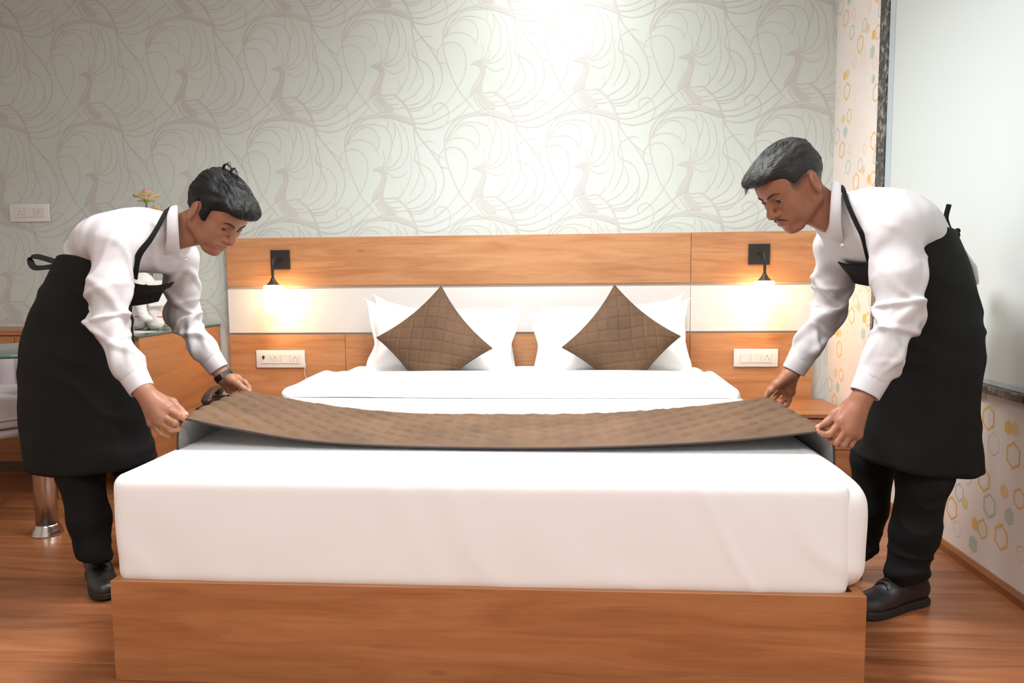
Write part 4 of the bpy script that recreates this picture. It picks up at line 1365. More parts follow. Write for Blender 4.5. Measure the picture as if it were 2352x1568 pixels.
def head_sdf(s, fr, spec):
    """human head in its own frame: origin between the ears, +x out of the face, +z to the crown"""
    kw = dict(frame=fr)
    s.ball((0.002, 0, 0.045), (0.096, 0.074, 0.084), 0.01, **kw)                      # skull
    s.ball((-0.02, 0, 0.03), (0.075, 0.070, 0.075), 0.02, **kw)                       # back of skull
    s.ball((0.050, 0, 0.045), (0.052, 0.060, 0.050), 0.02, **kw)                      # forehead
    s.ball((0.046, 0, -0.015), (0.050, 0.055, 0.066), 0.025, **kw)                    # mid face
    for y in (-1, 1):
        s.cone((0.000, y * 0.052, -0.045), (0.060, y * 0.022, -0.087), 0.020, 0.016, 0.022, **kw)   # jaw line
        s.cone((-0.002, y * 0.060, 0.0), (0.000, y * 0.052, -0.045), 0.018, 0.018, 0.02, **kw)
        s.ball((0.062, y * 0.036, -0.012), (0.024, 0.022, 0.022), 0.022, **kw)        # cheek bone
        s.ball((0.055, y * 0.034, -0.045), (0.026, 0.020, 0.026), 0.022, **kw)        # cheek
        s.cone((0.089, y * 0.010, 0.031), (0.074, y * 0.044, 0.031), 0.010, 0.009, 0.014, **kw)      # brow ridge
    s.ball((0.074, 0, -0.090), (0.018, 0.022, 0.016), 0.02, **kw)                     # chin
    s.ball((0.078, 0, -0.052), (0.022, 0.028, 0.028), 0.022, **kw)                    # muzzle
    for y in (-1, 1):                                                                  # eye sockets
        s.ball((0.102, y * 0.031, 0.012), (0.016, 0.019, 0.012), 0.014, sub=True, **kw)
    # nose
    s.chain([(0.090, 0, 0.026), (0.101, 0, 0.006), (0.113, 0, -0.014), (0.1165, 0, -0.021)], [0.0075, 0.0078, 0.0095, 0.0105], 0.009, **kw)
    s.cone((0.108, 0, -0.030), (0.094, 0, -0.032), 0.008, 0.010, 0.008, **kw)
    for y in (-1, 1):
        s.ball((0.1015, y * 0.0135, -0.025), (0.0115, 0.0065, 0.0085), 0.006, **kw)   # nostril wings
    for y in (-1, 1):
        s.ball((0.107, y * 0.007, -0.0345), (0.005, 0.0035, 0.004), 0.004, sub=True, **kw)
    # eyelids over the eyeballs, with an almond opening
    for y in (-1, 1):
        ec = EYE * np.array((1, y, 1))
        s.ball(ec, 0.0148, 0.006, **kw)
        up = []
        for t in np.linspace(-1, 1, 7):
            a = t * 0.9
            up.append(ec + np.array((0.0140 * math.cos(a), y * 0.0145 * math.sin(a), 0.0062 * (1 - t * t) - 0.0005)))
        s.chain(up, [0.0016, 0.0024, 0.0030, 0.0032, 0.0030, 0.0024, 0.0016], 0.003, **kw)
        s.ball(ec + np.array((0.0150, 0, -0.0004)), (0.0150, 0.0128, 0.0046), 0.0022, rot=rotm(0, 0, -y * 0.10), sub=True, **kw)
    # lips
    lw = 0.024
    def lip(z, x, bow):
        return [(x - 0.016 * t * t, t * lw, z + bow * (1 - abs(t)) - 0.0012 * (t * t)) for t in np.linspace(-1, 1, 9)]
    s.chain(lip(-0.0495, 0.1015, 0.001), [0.003, 0.0042, 0.0048, 0.005, 0.0046, 0.005, 0.0048, 0.0042, 0.003], 0.006, **kw)
    s.chain(lip(-0.0600, 0.0990, -0.001), [0.003, 0.0045, 0.0055, 0.006, 0.006, 0.006, 0.0055, 0.0045, 0.003], 0.006, **kw)
    s.chain([(p[0] + 0.0055, p[1], p[2]) for p in lip(-0.0548, 0.1010, 0)], [0.0014] * 9, 0.003, sub=True, **kw)
    s.cone((0.099, -0.010, -0.0725), (0.099, 0.010, -0.0725), 0.005, 0.005, 0.010, sub=True, **kw)
    # ears
    for y in (-1, 1):
        rt = rotm(y * 0.42, -0.16, 0)
        c = np.array((-0.008, y * 0.081, 0.004))
        s.ball(c, (0.0200, 0.0090, 0.0325), 0.006, rot=rt, **kw)
        s.ball(c + rt @ np.array((0.002, y * 0.0105, 0.003)), (0.0130, 0.0108, 0.0232), 0.002, rot=rt, sub=True, **kw)
        s.cone(c + rt @ np.array((0.002, y * 0.003, 0.000)), c + rt @ np.array((-0.004, y * 0.004, 0.016)), 0.0026, 0.0022, 0.003, **kw)
        s.ball(c + rt @ np.array((0.010, y * 0.002, -0.004)), (0.004, 0.004, 0.006), 0.004, **kw)
        s.ball(c + rt @ np.array((0.004, y * 0.001, -0.027)), (0.009, 0.006, 0.010), 0.006, rot=rt, **kw)


def hand_sdf(s, H):
    W = J(H['wrist']); E_ = J(H['fore'])
    fingers = ['index', 'middle', 'ring', 'little']
    rad = {'index': (0.0108, 0.0092, 0.0080, 0.0066), 'middle': (0.0110, 0.0094, 0.0081, 0.0068), 'ring': (0.0104, 0.0088, 0.0077, 0.0064), 'little': (0.0092, 0.0077, 0.0068, 0.0057)}
    # wrist and palm
    s.cone(E_, W, 0.031, 0.0265, 0.01)
    mc = np.array([J(H[f][0]) for f in fingers])
    for f, r in zip(fingers, (0.0155, 0.0165, 0.0160, 0.0150)):
        s.cone(W, J(H[f][0]), 0.0215, r, 0.014)
    s.cone(mc[0], mc[3], 0.0135, 0.0125, 0.010)
    s.cone((W + mc[1]) / 2, (mc[1] + mc[2]) / 2, 0.019, 0.015, 0.012)
    for f in fingers:
        pts = [J(p) for p in H[f]]
        s.chain(pts, rad[f], 0.0035)
        for q, rr in ((pts[1], rad[f][1] * 1.06),):
            s.ball(q, rr, 0.004)
    th = [J(p) for p in H['thumb']]
    s.cone(W, th[0], 0.020, 0.0195, 0.014)
    s.chain(th, (0.0190, 0.0135, 0.0108, 0.0082), 0.009)


def hair_cap(spec, fr):
    """hair volume in head space; returns mesh in world"""
    R, t, sc = fr
    s = SDF((-0.15, -0.13, -0.11), (0.19, 0.13, 0.20), 0.003)
    off = spec['off']
    hx, hz = spec['line']
    def fn(P):
        c = np.array((0.000, 0, 0.046)); r = np.array((0.100 + off, 0.077 + off * 0.75, 0.088 + off))
        q = P - c
        k0 = np.linalg.norm(q / r, axis=1); k1 = np.linalg.norm(q / (r * r), axis=1)
        d = k0 * (k0 - 1) / np.maximum(k1, 1e-9)
        for (bc, br) in spec['lumps']:
            q = P - np.array(bc); br = np.array(br)
            k0 = np.linalg.norm(q / br, axis=1); k1 = np.linalg.norm(q / (br * br), axis=1)
            d2 = k0 * (k0 - 1) / np.maximum(k1, 1e-9)
            h = np.clip(0.5 + 0.5 * (d2 - d) / 0.02, 0, 1)
            d = d2 * (1 - h) + d * h - 0.02 * h * (1 - h)
        # taper close to the hairline
        line = np.interp(P[:, 0], hx, hz)
        over = P[:, 2] - line
        d = d + np.clip(1 - over / spec['taper'], 0, 1) ** 2 * off * 0.9
        return np.maximum(d, -over * 0.8)
    s.put(fn, (-0.14, -0.12, -0.10), (0.18, 0.12, 0.19), 0.004)
    V, F_ = s.mesh(3)
    Nn = normals(V, F_)
    w = vnoise(V * 14) * 1.6
    st = vnoise(np.stack([V[:, 1] * 95 + w * 2.2 + V[:, 0] * spec['slant'], V[:, 0] * 9 + w, V[:, 2] * 42 - V[:, 0] * 20 + w], 1))
    st2 = vnoise(np.stack([V[:, 1] * 210 + w * 3 + V[:, 0] * spec['slant'] * 2, V[:, 0] * 14, V[:, 2] * 95 - V[:, 0] * 40], 1))
    amp = np.clip((V[:, 2] - np.interp(V[:, 0], hx, hz)) / 0.03, 0.15, 1)
    V = V + Nn * (((st - 0.5) * 0.0075 + (st2 - 0.5) * 0.0035) * amp * spec.get('amp', 1))[:, None]
    return V, F_


def locks(spec, rnd):
    """fine separate strands lying along the top of the hair, in head space"""
    v = []; f = []
    off = spec['off']; hx, hz = spec['line']
    c = np.array((0.0, 0, 0.046)); r = np.array((0.1005 + off, 0.0772 + off * 0.75, 0.0885 + off))
    made = 0; tries = 0
    while made < spec['n_locks'] and tries < 4000:
        tries += 1
        an = rnd.uniform(-0.85, 0.85)                     # side to side
        x0 = rnd.uniform(-0.095, 0.04); ln = rnd.uniform(0.035, 0.085)
        y0 = r[1] * math.sin(an) * 0.93
        sl = spec['sweep'] * rnd.uniform(0.5, 1.2)
        pts = []; ok = True
        for k in range(8):
            tt = k / 7
            x = x0 + ln * tt; y = y0 + sl * tt * tt * 0.03
            rr = 1 - (x / r[0]) ** 2 - (y / r[1]) ** 2
            z = c[2] + r[2] * math.sqrt(max(rr, 0.0)) if rr > 0.04 else -1
            for bc, br in spec['lumps']:
                a = 1 - ((x - bc[0]) / br[0]) ** 2 - ((y - bc[1]) / br[1]) ** 2
                if a > 0.04: z = max(z, bc[2] + br[2] * math.sqrt(a))
            if z < np.interp(x, hx, hz) + 0.028: ok = False; break
            pts.append((x, y, z - 0.0004 + 0.0010 * math.sin(math.pi * tt)))
        if not ok: continue
        w = rnd.uniform(0.0006, 0.0010)
        a, b = tube(pts, [0.0003] + [w] * 5 + [w * 0.7, 0.0003], 5)
        f += [tuple(q + len(v) for q in p) for p in b]; v += list(a); made += 1
    for pts, r0 in spec.get('tufts', []):
        for q in range(7):
            P = spline([np.array(p) + np.array((rnd.uniform(-1, 1), rnd.uniform(-1.6, 1.6), rnd.uniform(-1, 1))) * 0.004 * (0.4 + 0.5 * i) for i, p in enumerate(pts)], 6)
            a, b = tube(P, np.linspace(r0 * 0.38, 0.0004, len(P)), 6)
            f += [tuple(q2 + len(v) for q2 in p) for p in b]; v += list(a)
    return np.array(v), f


def wrinkle(V, F_, arms, torso, seed, amp=1.0):
    Nn = normals(V, F_)
    D = np.zeros(len(V)); W = np.zeros(len(V))
    for arm in arms:
        pth = spline(arm['path'], 10)
        b_, S_, R_, A_ = seg_param(V, pth)
        L_ = np.linalg.norm(np.diff(pth, axis=0), axis=1).sum()
        w = np.clip((arm['r'] * 1.7 - b_) / (arm['r'] * 0.6), 0, 1)
        ref = np.array((0, 1.0, 0.0)); sd_ = np.cross(A_, ref)
        ang = np.arctan2((R_ * ref).sum(1), (R_ * sd_).sum(1))
        nz = vnoise(V * 8 + seed); nb_ = vnoise(V * 13 + 2.7 * seed)
        def rg(f, h, ph, p):
            return np.clip(np.sin(2 * math.pi * f * S_ + h * ang + ph + 3.2 * nz), 0, 1) ** p
        el = np.exp(-((S_ - L_ * 0.52) / 0.12) ** 2)
        cf = np.exp(-((S_ - L_ + 0.10) / 0.07) ** 2)
        fade = np.clip((L_ - 0.048 - S_) / 0.045, 0, 1)
        D += fade * w * ((0.0055 + 0.005 * el) * nz * (rg(3.2, 2, seed, 4) * 1.9 - 0.45) + (0.004 + 0.006 * el) * nb_ * (rg(6.0, -2, 2 * seed, 4) * 1.9 - 0.4)
                  + 0.008 * el * nb_ * (rg(11.0, 1, seed + 1, 4) * 1.6 - 0.3)
                  + (0.0018 + 0.005 * cf) * nb_ * (rg(3.0, 4, seed, 3) * 1.4 - 0.3) + 0.005 * (nb_ - 0.5)); W += w * 1.0
    tw = np.clip(1 - W, 0, 1)
    nz = vnoise(V * 6 + seed)
    q = vnoise(np.stack([V[:, 0] * 7 + V[:, 2] * 9 * torso + 2 * nz, V[:, 1] * 5, V[:, 2] * 6 - V[:, 0] * 5 * torso + nz * 2], 1))
    rid = 1.1 - np.sqrt((2 * q - 1) ** 2 + 0.03)
    D += tw * 0.0075 * (rid ** 4 - 0.25)
    return V + Nn * (D * amp)[:, None]


def frame_of(axis, up=(0, 1, 0)):
    a = np.array(axis, float); a /= np.linalg.norm(a)
    u = np.array(up, float); u = u - a * (u @ a); u /= np.linalg.norm(u)
    return a, u, np.cross(a, u)


def cuff(name, c1, c0, r1, r0, material, parent, thick=0.003, flat=1.0, lat=(0, 1, 0)):
    """open band from c0 (arm side) to c1 (hand side)"""
    c0 = np.array(c0); c1 = np.array(c1)
    a, u, w = frame_of(c1 - c0, lat)
    n = 40; rows = []
    prof = [(0.0, r0, 0), (0.03, r0 + 0.0015, 0), (0.5, (r0 + r1) / 2 + 0.001, 0), (0.96, r1 + 0.001, 0), (1.0, r1, 0), (1.0, r1 - thick, 0), (0.3, r0 - thick, 0)]
    v = []
    for t, r, _ in prof:
        for k in range(n):
            an = 2 * math.pi * k / n
            rr = r * (1 + 0.03 * math.sin(2 * an + 1) + 0.02 * math.sin(3 * an))
            v.append(c0 + (c1 - c0) * t + rr * (math.cos(an) * u * flat + math.sin(an) * w))
    f = []
    for i in range(len(prof) - 1):
        for k in range(n):
            f.append((i * n + k, i * n + (k + 1) % n, (i + 1) * n + (k + 1) % n, (i + 1) * n + k))
    o = obj(name, v, [q[::-1] for q in f], material, parent, True)
    return o


def ribbon3(pts, width, thick, wdir, name, material, parent):
    """flat strap of given width along a path; wdir = direction(s) of its width"""
    P = spline(pts, 8)
    T = np.gradient(P, axis=0); T /= np.linalg.norm(T, axis=1)[:, None]
    wd_ = np.asarray(wdir, float)
    if wd_.ndim == 1: wd_ = np.tile(wd_, (len(P), 1))
    else:
        wd_ = np.stack([np.interp(np.linspace(0, 1, len(P)), np.linspace(0, 1, len(wd_)), wd_[:, q]) for q in range(3)], 1)
    wd_ = wd_ - T * (wd_ * T).sum(1)[:, None]; wd_ /= np.linalg.norm(wd_, axis=1)[:, None]
    nn = np.cross(T, wd_)
    v = []
    for p, a, c in zip(P, wd_, nn):
        for s1, s2 in ((-1, -1), (1, -1), (1, 1), (-1, 1)):
            v.append(p + a * s1 * width / 2 + c * s2 * thick / 2)
    n = len(P); f = [(0, 1, 2, 3)[::-1], tuple(4 * (n - 1) + k for k in range(4))]
    for i in range(n - 1):
        for k in range(4):
            f.append((4 * i + k, 4 * i + (k + 1) % 4, 4 * i + 4 + (k + 1) % 4, 4 * i + 4 + k))
    return obj(name, v, f, material, parent, False)


def shoe(heel, direction, parent, name='shoe', ln=0.285, turn=0):
    """lace-up shoe: heel = point under the heel centre, direction = where the toe points"""
    d = np.array((direction[0], direction[1], 0.0)); d /= np.linalg.norm(d)
    R = np.stack([d, np.array((-d[1], d[0], 0)), np.array((0, 0, 1.0))], 1)
    fr = (R, np.array((heel[0], heel[1], 0.0)), ln / 0.285)
    t = np.array(fr[1])
    lo = t - 0.34; hi = t + 0.34; lo[2] = -0.01; hi[2] = 0.18
    s = SDF(lo, hi, 0.004)
    kw = dict(frame=fr)
    s.etube([(-0.010, 0, 0.050), (0.06, 0.0, 0.048), (0.13, 0.002, 0.042), (0.19, 0.004, 0.036), (0.235, 0.004, 0.034)], (0, 1, 0), [0.034, 0.036, 0.043, 0.046, 0.034], [0.036, 0.040, 0.036, 0.030, 0.026], 0.02, **kw)
    s.etube([(0.0, 0, 0.06), (0.012, 0, 0.110)], (0, 1, 0), [0.032, 0.036], [0.034, 0.045], 0.02, **kw)
    s.etube([(0.045, 0, 0.085), (0.11, 0, 0.070)], (0, 1, 0), [0.034, 0.036], [0.032, 0.020], 0.03, **kw)
    s.put(lambda P: P[:, 2] - 0.020, (-0.1, -0.1, -0.02), (0.3, 0.1, 0.020), 0.004, sub=True, **kw)
    V, F_ = s.mesh(2)
    up = obj(name, V, F_, 'shoe_leather', parent, True)
    # sole and heel block
    out = [(-0.044, 0.0), (-0.038, 0.024), (-0.015, 0.034), (0.05, 0.036), (0.11, 0.044), (0.17, 0.050), (0.215, 0.046), (0.248, 0.028), (0.262, 0.004), (0.250, -0.022), (0.215, -0.038), (0.17, -0.043), (0.11, -0.039), (0.05, -0.034), (-0.015, -0.034), (-0.038, -0.024)]
    O = spline(out + [out[0]], 4)[:-1]
    n = len(O); v = []
    for z, g in ((0.0, 0.97), (0.004, 1.0), (0.018, 1.0), (0.025, 0.96)):
        for x, y in O:
            zz = z
            if z < 0.004 and 0.035 < x < 0.10: zz = 0.008 * math.sin((x - 0.035) / 0.065 * math.pi)
            if x > 0.2: zz += (x - 0.2) * 0.12
            v.append(t + R @ np.array(((x - 0.1) * g + 0.1, y * g, zz)) * (ln / 0.285))
    f = [tuple(range(n))[::-1], tuple(3 * n + k for k in range(n))]
    for i in range(3):
        f += [(i * n + k, i * n + (k + 1) % n, (i + 1) * n + (k + 1) % n, (i + 1) * n + k) for k in range(n)]
    for p_ in v: p_[2] = max(p_[2], 0.0006)
    obj('sole', v, f, 'shoe_sole', up, False)
    m = MB()
    for k in range(5):
        x = 0.062 + 0.017 * k; z = 0.119 - 0.0075 * k - (0.002 if k > 2 else 0)
        pts = [(x - 0.006, -0.024, z - 0.010), (x, -0.010, z + 0.001), (x + 0.006, 0.010, z + 0.001), (x + 0.010, 0.024, z - 0.012)]
        m.tube([t + R @ np.array(p) * (ln / 0.285) for p in spline(pts, 4)], 0.0022, 6)
        pts = [(x + 0.008, -0.024, z - 0.012), (x + 0.004, 0, z + 0.003), (x - 0.004, 0.024, z - 0.010)]
        m.tube([t + R @ np.array(p) * (ln / 0.285) for p in spline(pts, 4)], 0.0022, 6)
    for sg in (-1, 1):
        pts = [(0.062, 0, 0.122), (0.066, sg * 0.018, 0.136), (0.085, sg * 0.034, 0.124), (0.080, sg * 0.020, 0.114), (0.064, 0, 0.120)]
        m.tube([t + R @ np.array(p) * (ln / 0.285) for p in spline(pts, 5)], 0.0019, 6)
    m.build('laces', 'lace', up, True)
    return up


def loft_skirt(rings, depth, Y, name, parent, seed, ray, thick=0.004):
    """apron skirt from (back, front) outline pairs given on the plane Y"""
    n = 96
    C_ = []; D_ = []; B_ = []
    for (a, c), b in zip(rings, depth):
        A = at_y(*a, Y); Cc = at_y(*c, Y)
        C_.append((A + Cc) / 2); D_.append((Cc - A) / 2); B_.append(b)
    m = 64
    k = np.linspace(0, 1, len(rings)); kk = np.linspace(0, 1, m)
    def ip(a):
        a = np.array(a, float)
        return spline(a, 24)[np.linspace(0, (len(a) - 1) * 24, m).astype(int)]
    C_ = ip(C_); D_ = ip(D_); B_ = ip(np.array(B_)[:, None])[:, 0]
    th = np.linspace(0, 2 * math.pi, n, endpoint=False)
    P = C_[:, None, :] + np.cos(th)[None, :, None] * D_[:, None, :]
    sn = np.sin(th)
    ray = np.array(ray, float) / np.linalg.norm(ray)
    P += (B_[:, None] * (np.sign(sn) * np.abs(sn) ** 0.9)[None, :])[:, :, None] * ray
    P[:, :, 2] += 0.050 * (-sn)[None, :] * np.clip(1 - kk * 5, 0, 1)[:, None]
    # drape folds, growing to the hem, and diagonal pull folds from hip to knee
    V = P.reshape(-1, 3)
    hh = np.repeat(kk, n); tt = np.tile(th, m)
    nz = vnoise(V * 5 + seed)
    dr = np.sin(tt * 7 + 3 * nz + seed) * 0.5 + np.sin(tt * 11 + 5 * nz) * 0.3
    q = vnoise(np.stack([V[:, 0] * 5 + V[:, 2] * 11 + nz * 2, V[:, 1] * 4, V[:, 2] * 3 + seed], 1))
    rid = 1.08 - np.sqrt((2 * q - 1) ** 2 + 0.02)
    out = np.stack([np.cos(tt), np.sin(tt)], 1)
    dirv = np.cos(tt)[:, None] * np.repeat(D_ / np.linalg.norm(D_, axis=1)[:, None], n, 0) + np.sin(tt)[:, None] * ray
    V = V + dirv * (0.006 * dr * hh ** 1.5 + 0.010 * (rid ** 3 - 0.25) * np.clip(hh * 5, 0, 1))[:, None]
    inn = V - dirv * thick
    F_ = []
    nn = n * m
    i, j = np.meshgrid(np.arange(m - 1), np.arange(n), indexing='ij'); i = i.ravel(); j = j.ravel(); j2 = (j + 1) % n
    F1 = np.stack([i * n + j, (i + 1) * n + j, (i + 1) * n + j2, i * n + j2], 1)
    F2 = F1[:, ::-1] + nn
    j = np.arange(n); j2 = (j + 1) % n
    b0 = (m - 1) * n
    F3 = np.stack([b0 + j, nn + b0 + j, nn + b0 + j2, b0 + j2], 1); F4 = np.stack([j, j2, nn + j2, nn + j], 1)
    return obj(name, np.vstack([V, inn]), np.vstack([F1, F2, F3, F4]), 'apron_black', parent, True)


def build_person(S_):
    base = S_['base']
    who = thing('person', S_['label'], 'person', base, 'people making the bed')
    yaw, pit, rol = S_['head_rot']
    R = rotm(yaw, pit, rol)
    sc = S_['head_scale']
    near = S_['near']                                  # +1: the left ear faces the viewer, -1: the right ear
    ear = J(S_['ear'])
    hc = ear - R @ np.array((0.010, near * 0.078, 0.0)) * sc
    fr = (R, hc, sc)
    # ---------------- body: one continuous skin surface
    allp = [J(p) for p in S_['torso']] + [J(p) for a in ('near_arm', 'far_arm') for p in S_[a]] + [hc + 0.16, hc - 0.16]
    for h in ('near_hand', 'far_hand'):
        for k, p in S_[h].items():
            allp += [J(q) for q in (p if isinstance(p, list) else [p])]
    for leg in ('near_leg', 'far_leg'): allp += [J(p) for p in S_[leg]]
    allp = np.array(allp)
    lo = allp.min(0) - 0.05; hi = allp.max(0) + 0.05
    lo[2] = 0.03
    s = SDF(lo, hi, 0.0033)
    tp = [J(p) for p in S_['torso']]
    lat = np.array(S_['lat'], float)
    rl_ = np.array(S_['ray'], float)
    tlat = [rl_, rl_, rl_ * 0.55 + lat * 0.45, rl_ * 0.15 + lat * 0.85, lat]
    s.etube(tp, tlat, np.array(S_['torso_l']) * 0.74, np.array(S_['torso_s']) * 0.66, 0.03, split=True)
    for a in ('near_arm', 'far_arm'):
        pts = [J(p) for p in S_[a]]
        s.chain([tp[-2]] + pts, [0.05, 0.046, 0.038, 0.034, 0.030, 0.026], 0.02)
    for leg in ('near_leg', 'far_leg'):
        pts = [J(p) for p in S_[leg]]
        s.chain([tp[0]] + pts, [0.07, 0.06, 0.040, 0.030, 0.022][:len(pts) + 1], 0.03)
    # neck
    nb = J(S_['neck_base'])
    s.cone(nb, hc + R @ np.array((-0.022, 0, -0.030)) * sc, 0.045, 0.048 * sc, 0.025)
    s.cone(nb + (J(S_['throat']) - nb) * 0.5, hc + R @ np.array((0.018, 0, -0.058)) * sc, 0.028, 0.033 * sc, 0.025)
    head_sdf(s, fr, S_)
    for h in ('near_hand', 'far_hand'):
        hand_sdf(s, S_[h])
    V, F_ = s.mesh(2)
    # skin colour: lips, faint beard shadow, shaved sides, nails
    base_c = np.array(S_['skin'])
    col = np.tile(base_c, (len(V), 1))
    q = (V - hc) @ R / sc
    inh = (np.abs(q) < 0.16).all(1)
    def blend(mask, c):
        col[:] = col * (1 - mask[:, None]) + np.array(c) * mask[:, None]
    def gs(c, r):
        return np.where(inh, np.exp(-(((q - np.array(c)) / np.array(r)) ** 2).sum(1)), 0)
    lipm = np.where(inh & (q[:, 0] > 0.085), np.clip(1.3 - np.abs(q[:, 2] + 0.055) / 0.0085, 0, 1) * np.clip(1.2 - np.abs(q[:, 1]) / 0.024, 0, 1), 0)
    blend(lipm * 0.55, base_c * np.array((0.85, 0.62, 0.72)))
    blend(np.clip(gs((0.075, -0.03, -0.012), (0.03, 0.018, 0.02)) + gs((0.075, 0.03, -0.012), (0.03, 0.018, 0.02)), 0, 1) * 0.25, base_c * np.array((1.15, 0.9, 0.85)))
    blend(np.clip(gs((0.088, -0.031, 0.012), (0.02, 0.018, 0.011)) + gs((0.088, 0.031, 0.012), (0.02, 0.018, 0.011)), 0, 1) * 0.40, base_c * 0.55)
    bm_ = np.where(inh & (q[:, 2] < -0.05), np.clip((-0.055 - q[:, 2]) / 0.03, 0, 1), 0)
    blend(bm_ * 0.18, base_c * 0.6)
    if S_.get('fade'):
        hx, hz = S_['hair']['line']
        fd = np.where(inh & (q[:, 0] < 0.055), np.clip(1 - (np.interp(q[:, 0], hx, hz) - q[:, 2]) / 0.028, 0, 1), 0) * (np.abs(q[:, 1]) > 0.03)
        isear = (np.abs(q[:, 1]) > 0.0765) & (q[:, 0] < 0.02) & (q[:, 0] > -0.035)
        blend(np.where(isear, 0, fd * 0.88), (0.02, 0.016, 0.014))
    for h in ('near_hand', 'far_hand'):
        a, c = J(S_[h]['thumb'][-2]), J(S_[h]['thumb'][-1])
        nm = np.exp(-((V - (c + S_[h].get('nail', np.array((0, -0.002, 0.007))))) ** 2).sum(1) / 0.0055 ** 2)
        blend(np.clip(nm * 1.5, 0, 1) * 0.6, (0.55, 0.33, 0.27))
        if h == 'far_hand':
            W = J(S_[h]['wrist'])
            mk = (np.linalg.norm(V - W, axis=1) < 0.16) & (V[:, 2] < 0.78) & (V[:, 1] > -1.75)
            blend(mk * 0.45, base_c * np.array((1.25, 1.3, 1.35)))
    obj('body', V, F_, 'skin', who, True, colors=col)
    # ---------------- eyes, brows, hair
    qf = q[inh & (q[:, 0] > 0.04)]
    def onface(P, lift):
        out = []
        for p in np.asarray(P):
            d2 = (qf[:, 1] - p[1]) ** 2 + (qf[:, 2] - p[2]) ** 2
            nb_ = np.argsort(d2)[:6]
            out.append((qf[nb_, 0].mean() + lift, p[1], p[2]))
        return np.array(out)
    for y in (-1, 1):
        ec = EYE * np.array((1, y, 1))
        n1, n2 = 24, 16
        v = []; cc = []
        g = np.array(S_.get('gaze', (0.95, 0.0, -0.3))); g = g / np.linalg.norm(g)
        for i in range(n2 + 1):
            for j in range(n1):
                ph_ = math.pi * i / n2; th_ = 2 * math.pi * j / n1
                d = np.array((math.cos(ph_), math.sin(ph_) * math.cos(th_), math.sin(ph_) * math.sin(th_)))
                # pole along the gaze
                ux = np.cross((0, 0, 1), g); ux /= np.linalg.norm(ux); uz = np.cross(g, ux)
                dw = d[0] * g + d[1] * ux + d[2] * uz
                v.append(hc + R @ (ec + 0.0128 * dw) * sc)
                cc.append((0.012, 0.010, 0.009) if i <= 1 else (0.06, 0.035, 0.02) if i <= 3 else (0.55, 0.52, 0.50))
        f = [(i * n1 + j, i * n1 + (j + 1) % n1, (i + 1) * n1 + (j + 1) % n1, (i + 1) * n1 + j) for i in range(n2) for j in range(n1)]
        obj('eye', v, f, 'eye', who, True, colors=np.array(cc))
        br_ = onface(spline([(0, y * 0.010, 0.0290), (0, y * 0.022, 0.0335), (0, y * 0.034, 0.0355), (0, y * 0.047, 0.0310)], 6), 0.0002)
        rr = np.interp(np.linspace(0, 1, len(br_)), [0, 0.2, 0.6, 1], [0.0026, 0.0036, 0.0030, 0.0010]) * S_.get('brow', 1.0)
        a, b = tube(br_, rr, 8)
        obj('eyebrow', (np.array(a) @ R.T) * sc + hc, b, 'brow_hair', who, True)
        ls = [ec + np.array((0.0152 * math.cos(t * 0.9), y * 0.0140 * math.sin(t * 0.9), 0.0040 * (1 - t * t) - 0.0004)) for t in np.linspace(-1, 1, 9)]
        a, b = tube(ls, [0.0004] + [0.0009] * 7 + [0.0006], 6)
        obj('eyelashes', (np.array(a) @ R.T) * sc + hc, b, 'brow_hair', who, True)
    if S_.get('moustache'):
        for y in (-1, 1):
            P_ = onface(spline([(0, y * 0.002, -0.0415), (0, y * 0.010, -0.0435), (0, y * 0.018, -0.0465), (0, y * 0.026, -0.0530)], 6), -0.0002)
            a, b = tube(P_, np.interp(np.linspace(0, 1, len(P_)), [0, 0.3, 0.7, 1], [0.0016, 0.0030, 0.0028, 0.0008]), 8)
            obj('moustache', (np.array(a) @ R.T) * sc + hc, b, 'brow_hair', who, True)
    hv, hf = hair_cap(S_['hair'], fr)
    fl_ = hv.copy(); fl_[:, 1] += fl_[:, 0] * S_['hair']['sweep'] * 0.35; fl_[:, 2] -= fl_[:, 0] * 0.35
    ho = obj('hair', hv * sc @ R.T + hc, hf, S_['hair']['mat'], who, True, colors=fl_ * 2 + 0.5)
    lv, lf = locks(S_['hair'], random.Random(S_['seed']))
    obj('hair_strands', lv * sc @ R.T + hc, lf, S_['hair']['mat'], ho, True, colors=lv * 2 + 0.5)
    # ---------------- shirt
    ap = {a: [J(p) for p in S_[a]] for a in ('near_arm', 'far_arm')}
    allp = np.array(tp + ap['near_arm'] + ap['far_arm'] + [J(p) for p, r in S_.get('shirt_extra', [])])
    s = SDF(allp.min(0) - 0.20, allp.max(0) + 0.20, 0.0048)
    s.etube(spline(tp, 4), spline(tlat, 4), spline(np.array(S_['torso_l'])[:, None], 4)[:, 0], spline(np.array(S_['torso_s'])[:, None], 4)[:, 0], 0.02, split=True)
    if S_.get('shirt_extra'):
        s.etube([J(p) for p, r in S_['shirt_extra']], (0, 1, 0), [r[0] for p, r in S_['shirt_extra']], [r[1] for p, r in S_['shirt_extra']], 0.015)
    for a in ('near_arm', 'far_arm'):
        pts = ap[a]; rr = S_[a + '_r']
        s.cone(tp[-2] * 0.35 + pts[0] * 0.65, pts[0], 0.075, rr[0], 0.05)
        s.chain(pts, rr, 0.035)
    # cut off at the cuffs and inside the collar
    for a in ('near_arm', 'far_arm'):
        p0, p1 = ap[a][-2], ap[a][-1]
        d = (p1 - p0) / np.linalg.norm(p1 - p0)
        s.put(lambda P, p1=p1, d=d: np.maximum(-((P - p1) @ d) - 0.050, np.linalg.norm(P - p1 - 0.06 * d, axis=1) - 0.10), p1 - 0.14, p1 + 0.14, 0.004, sub=True)
    V, F_ = s.mesh(2)
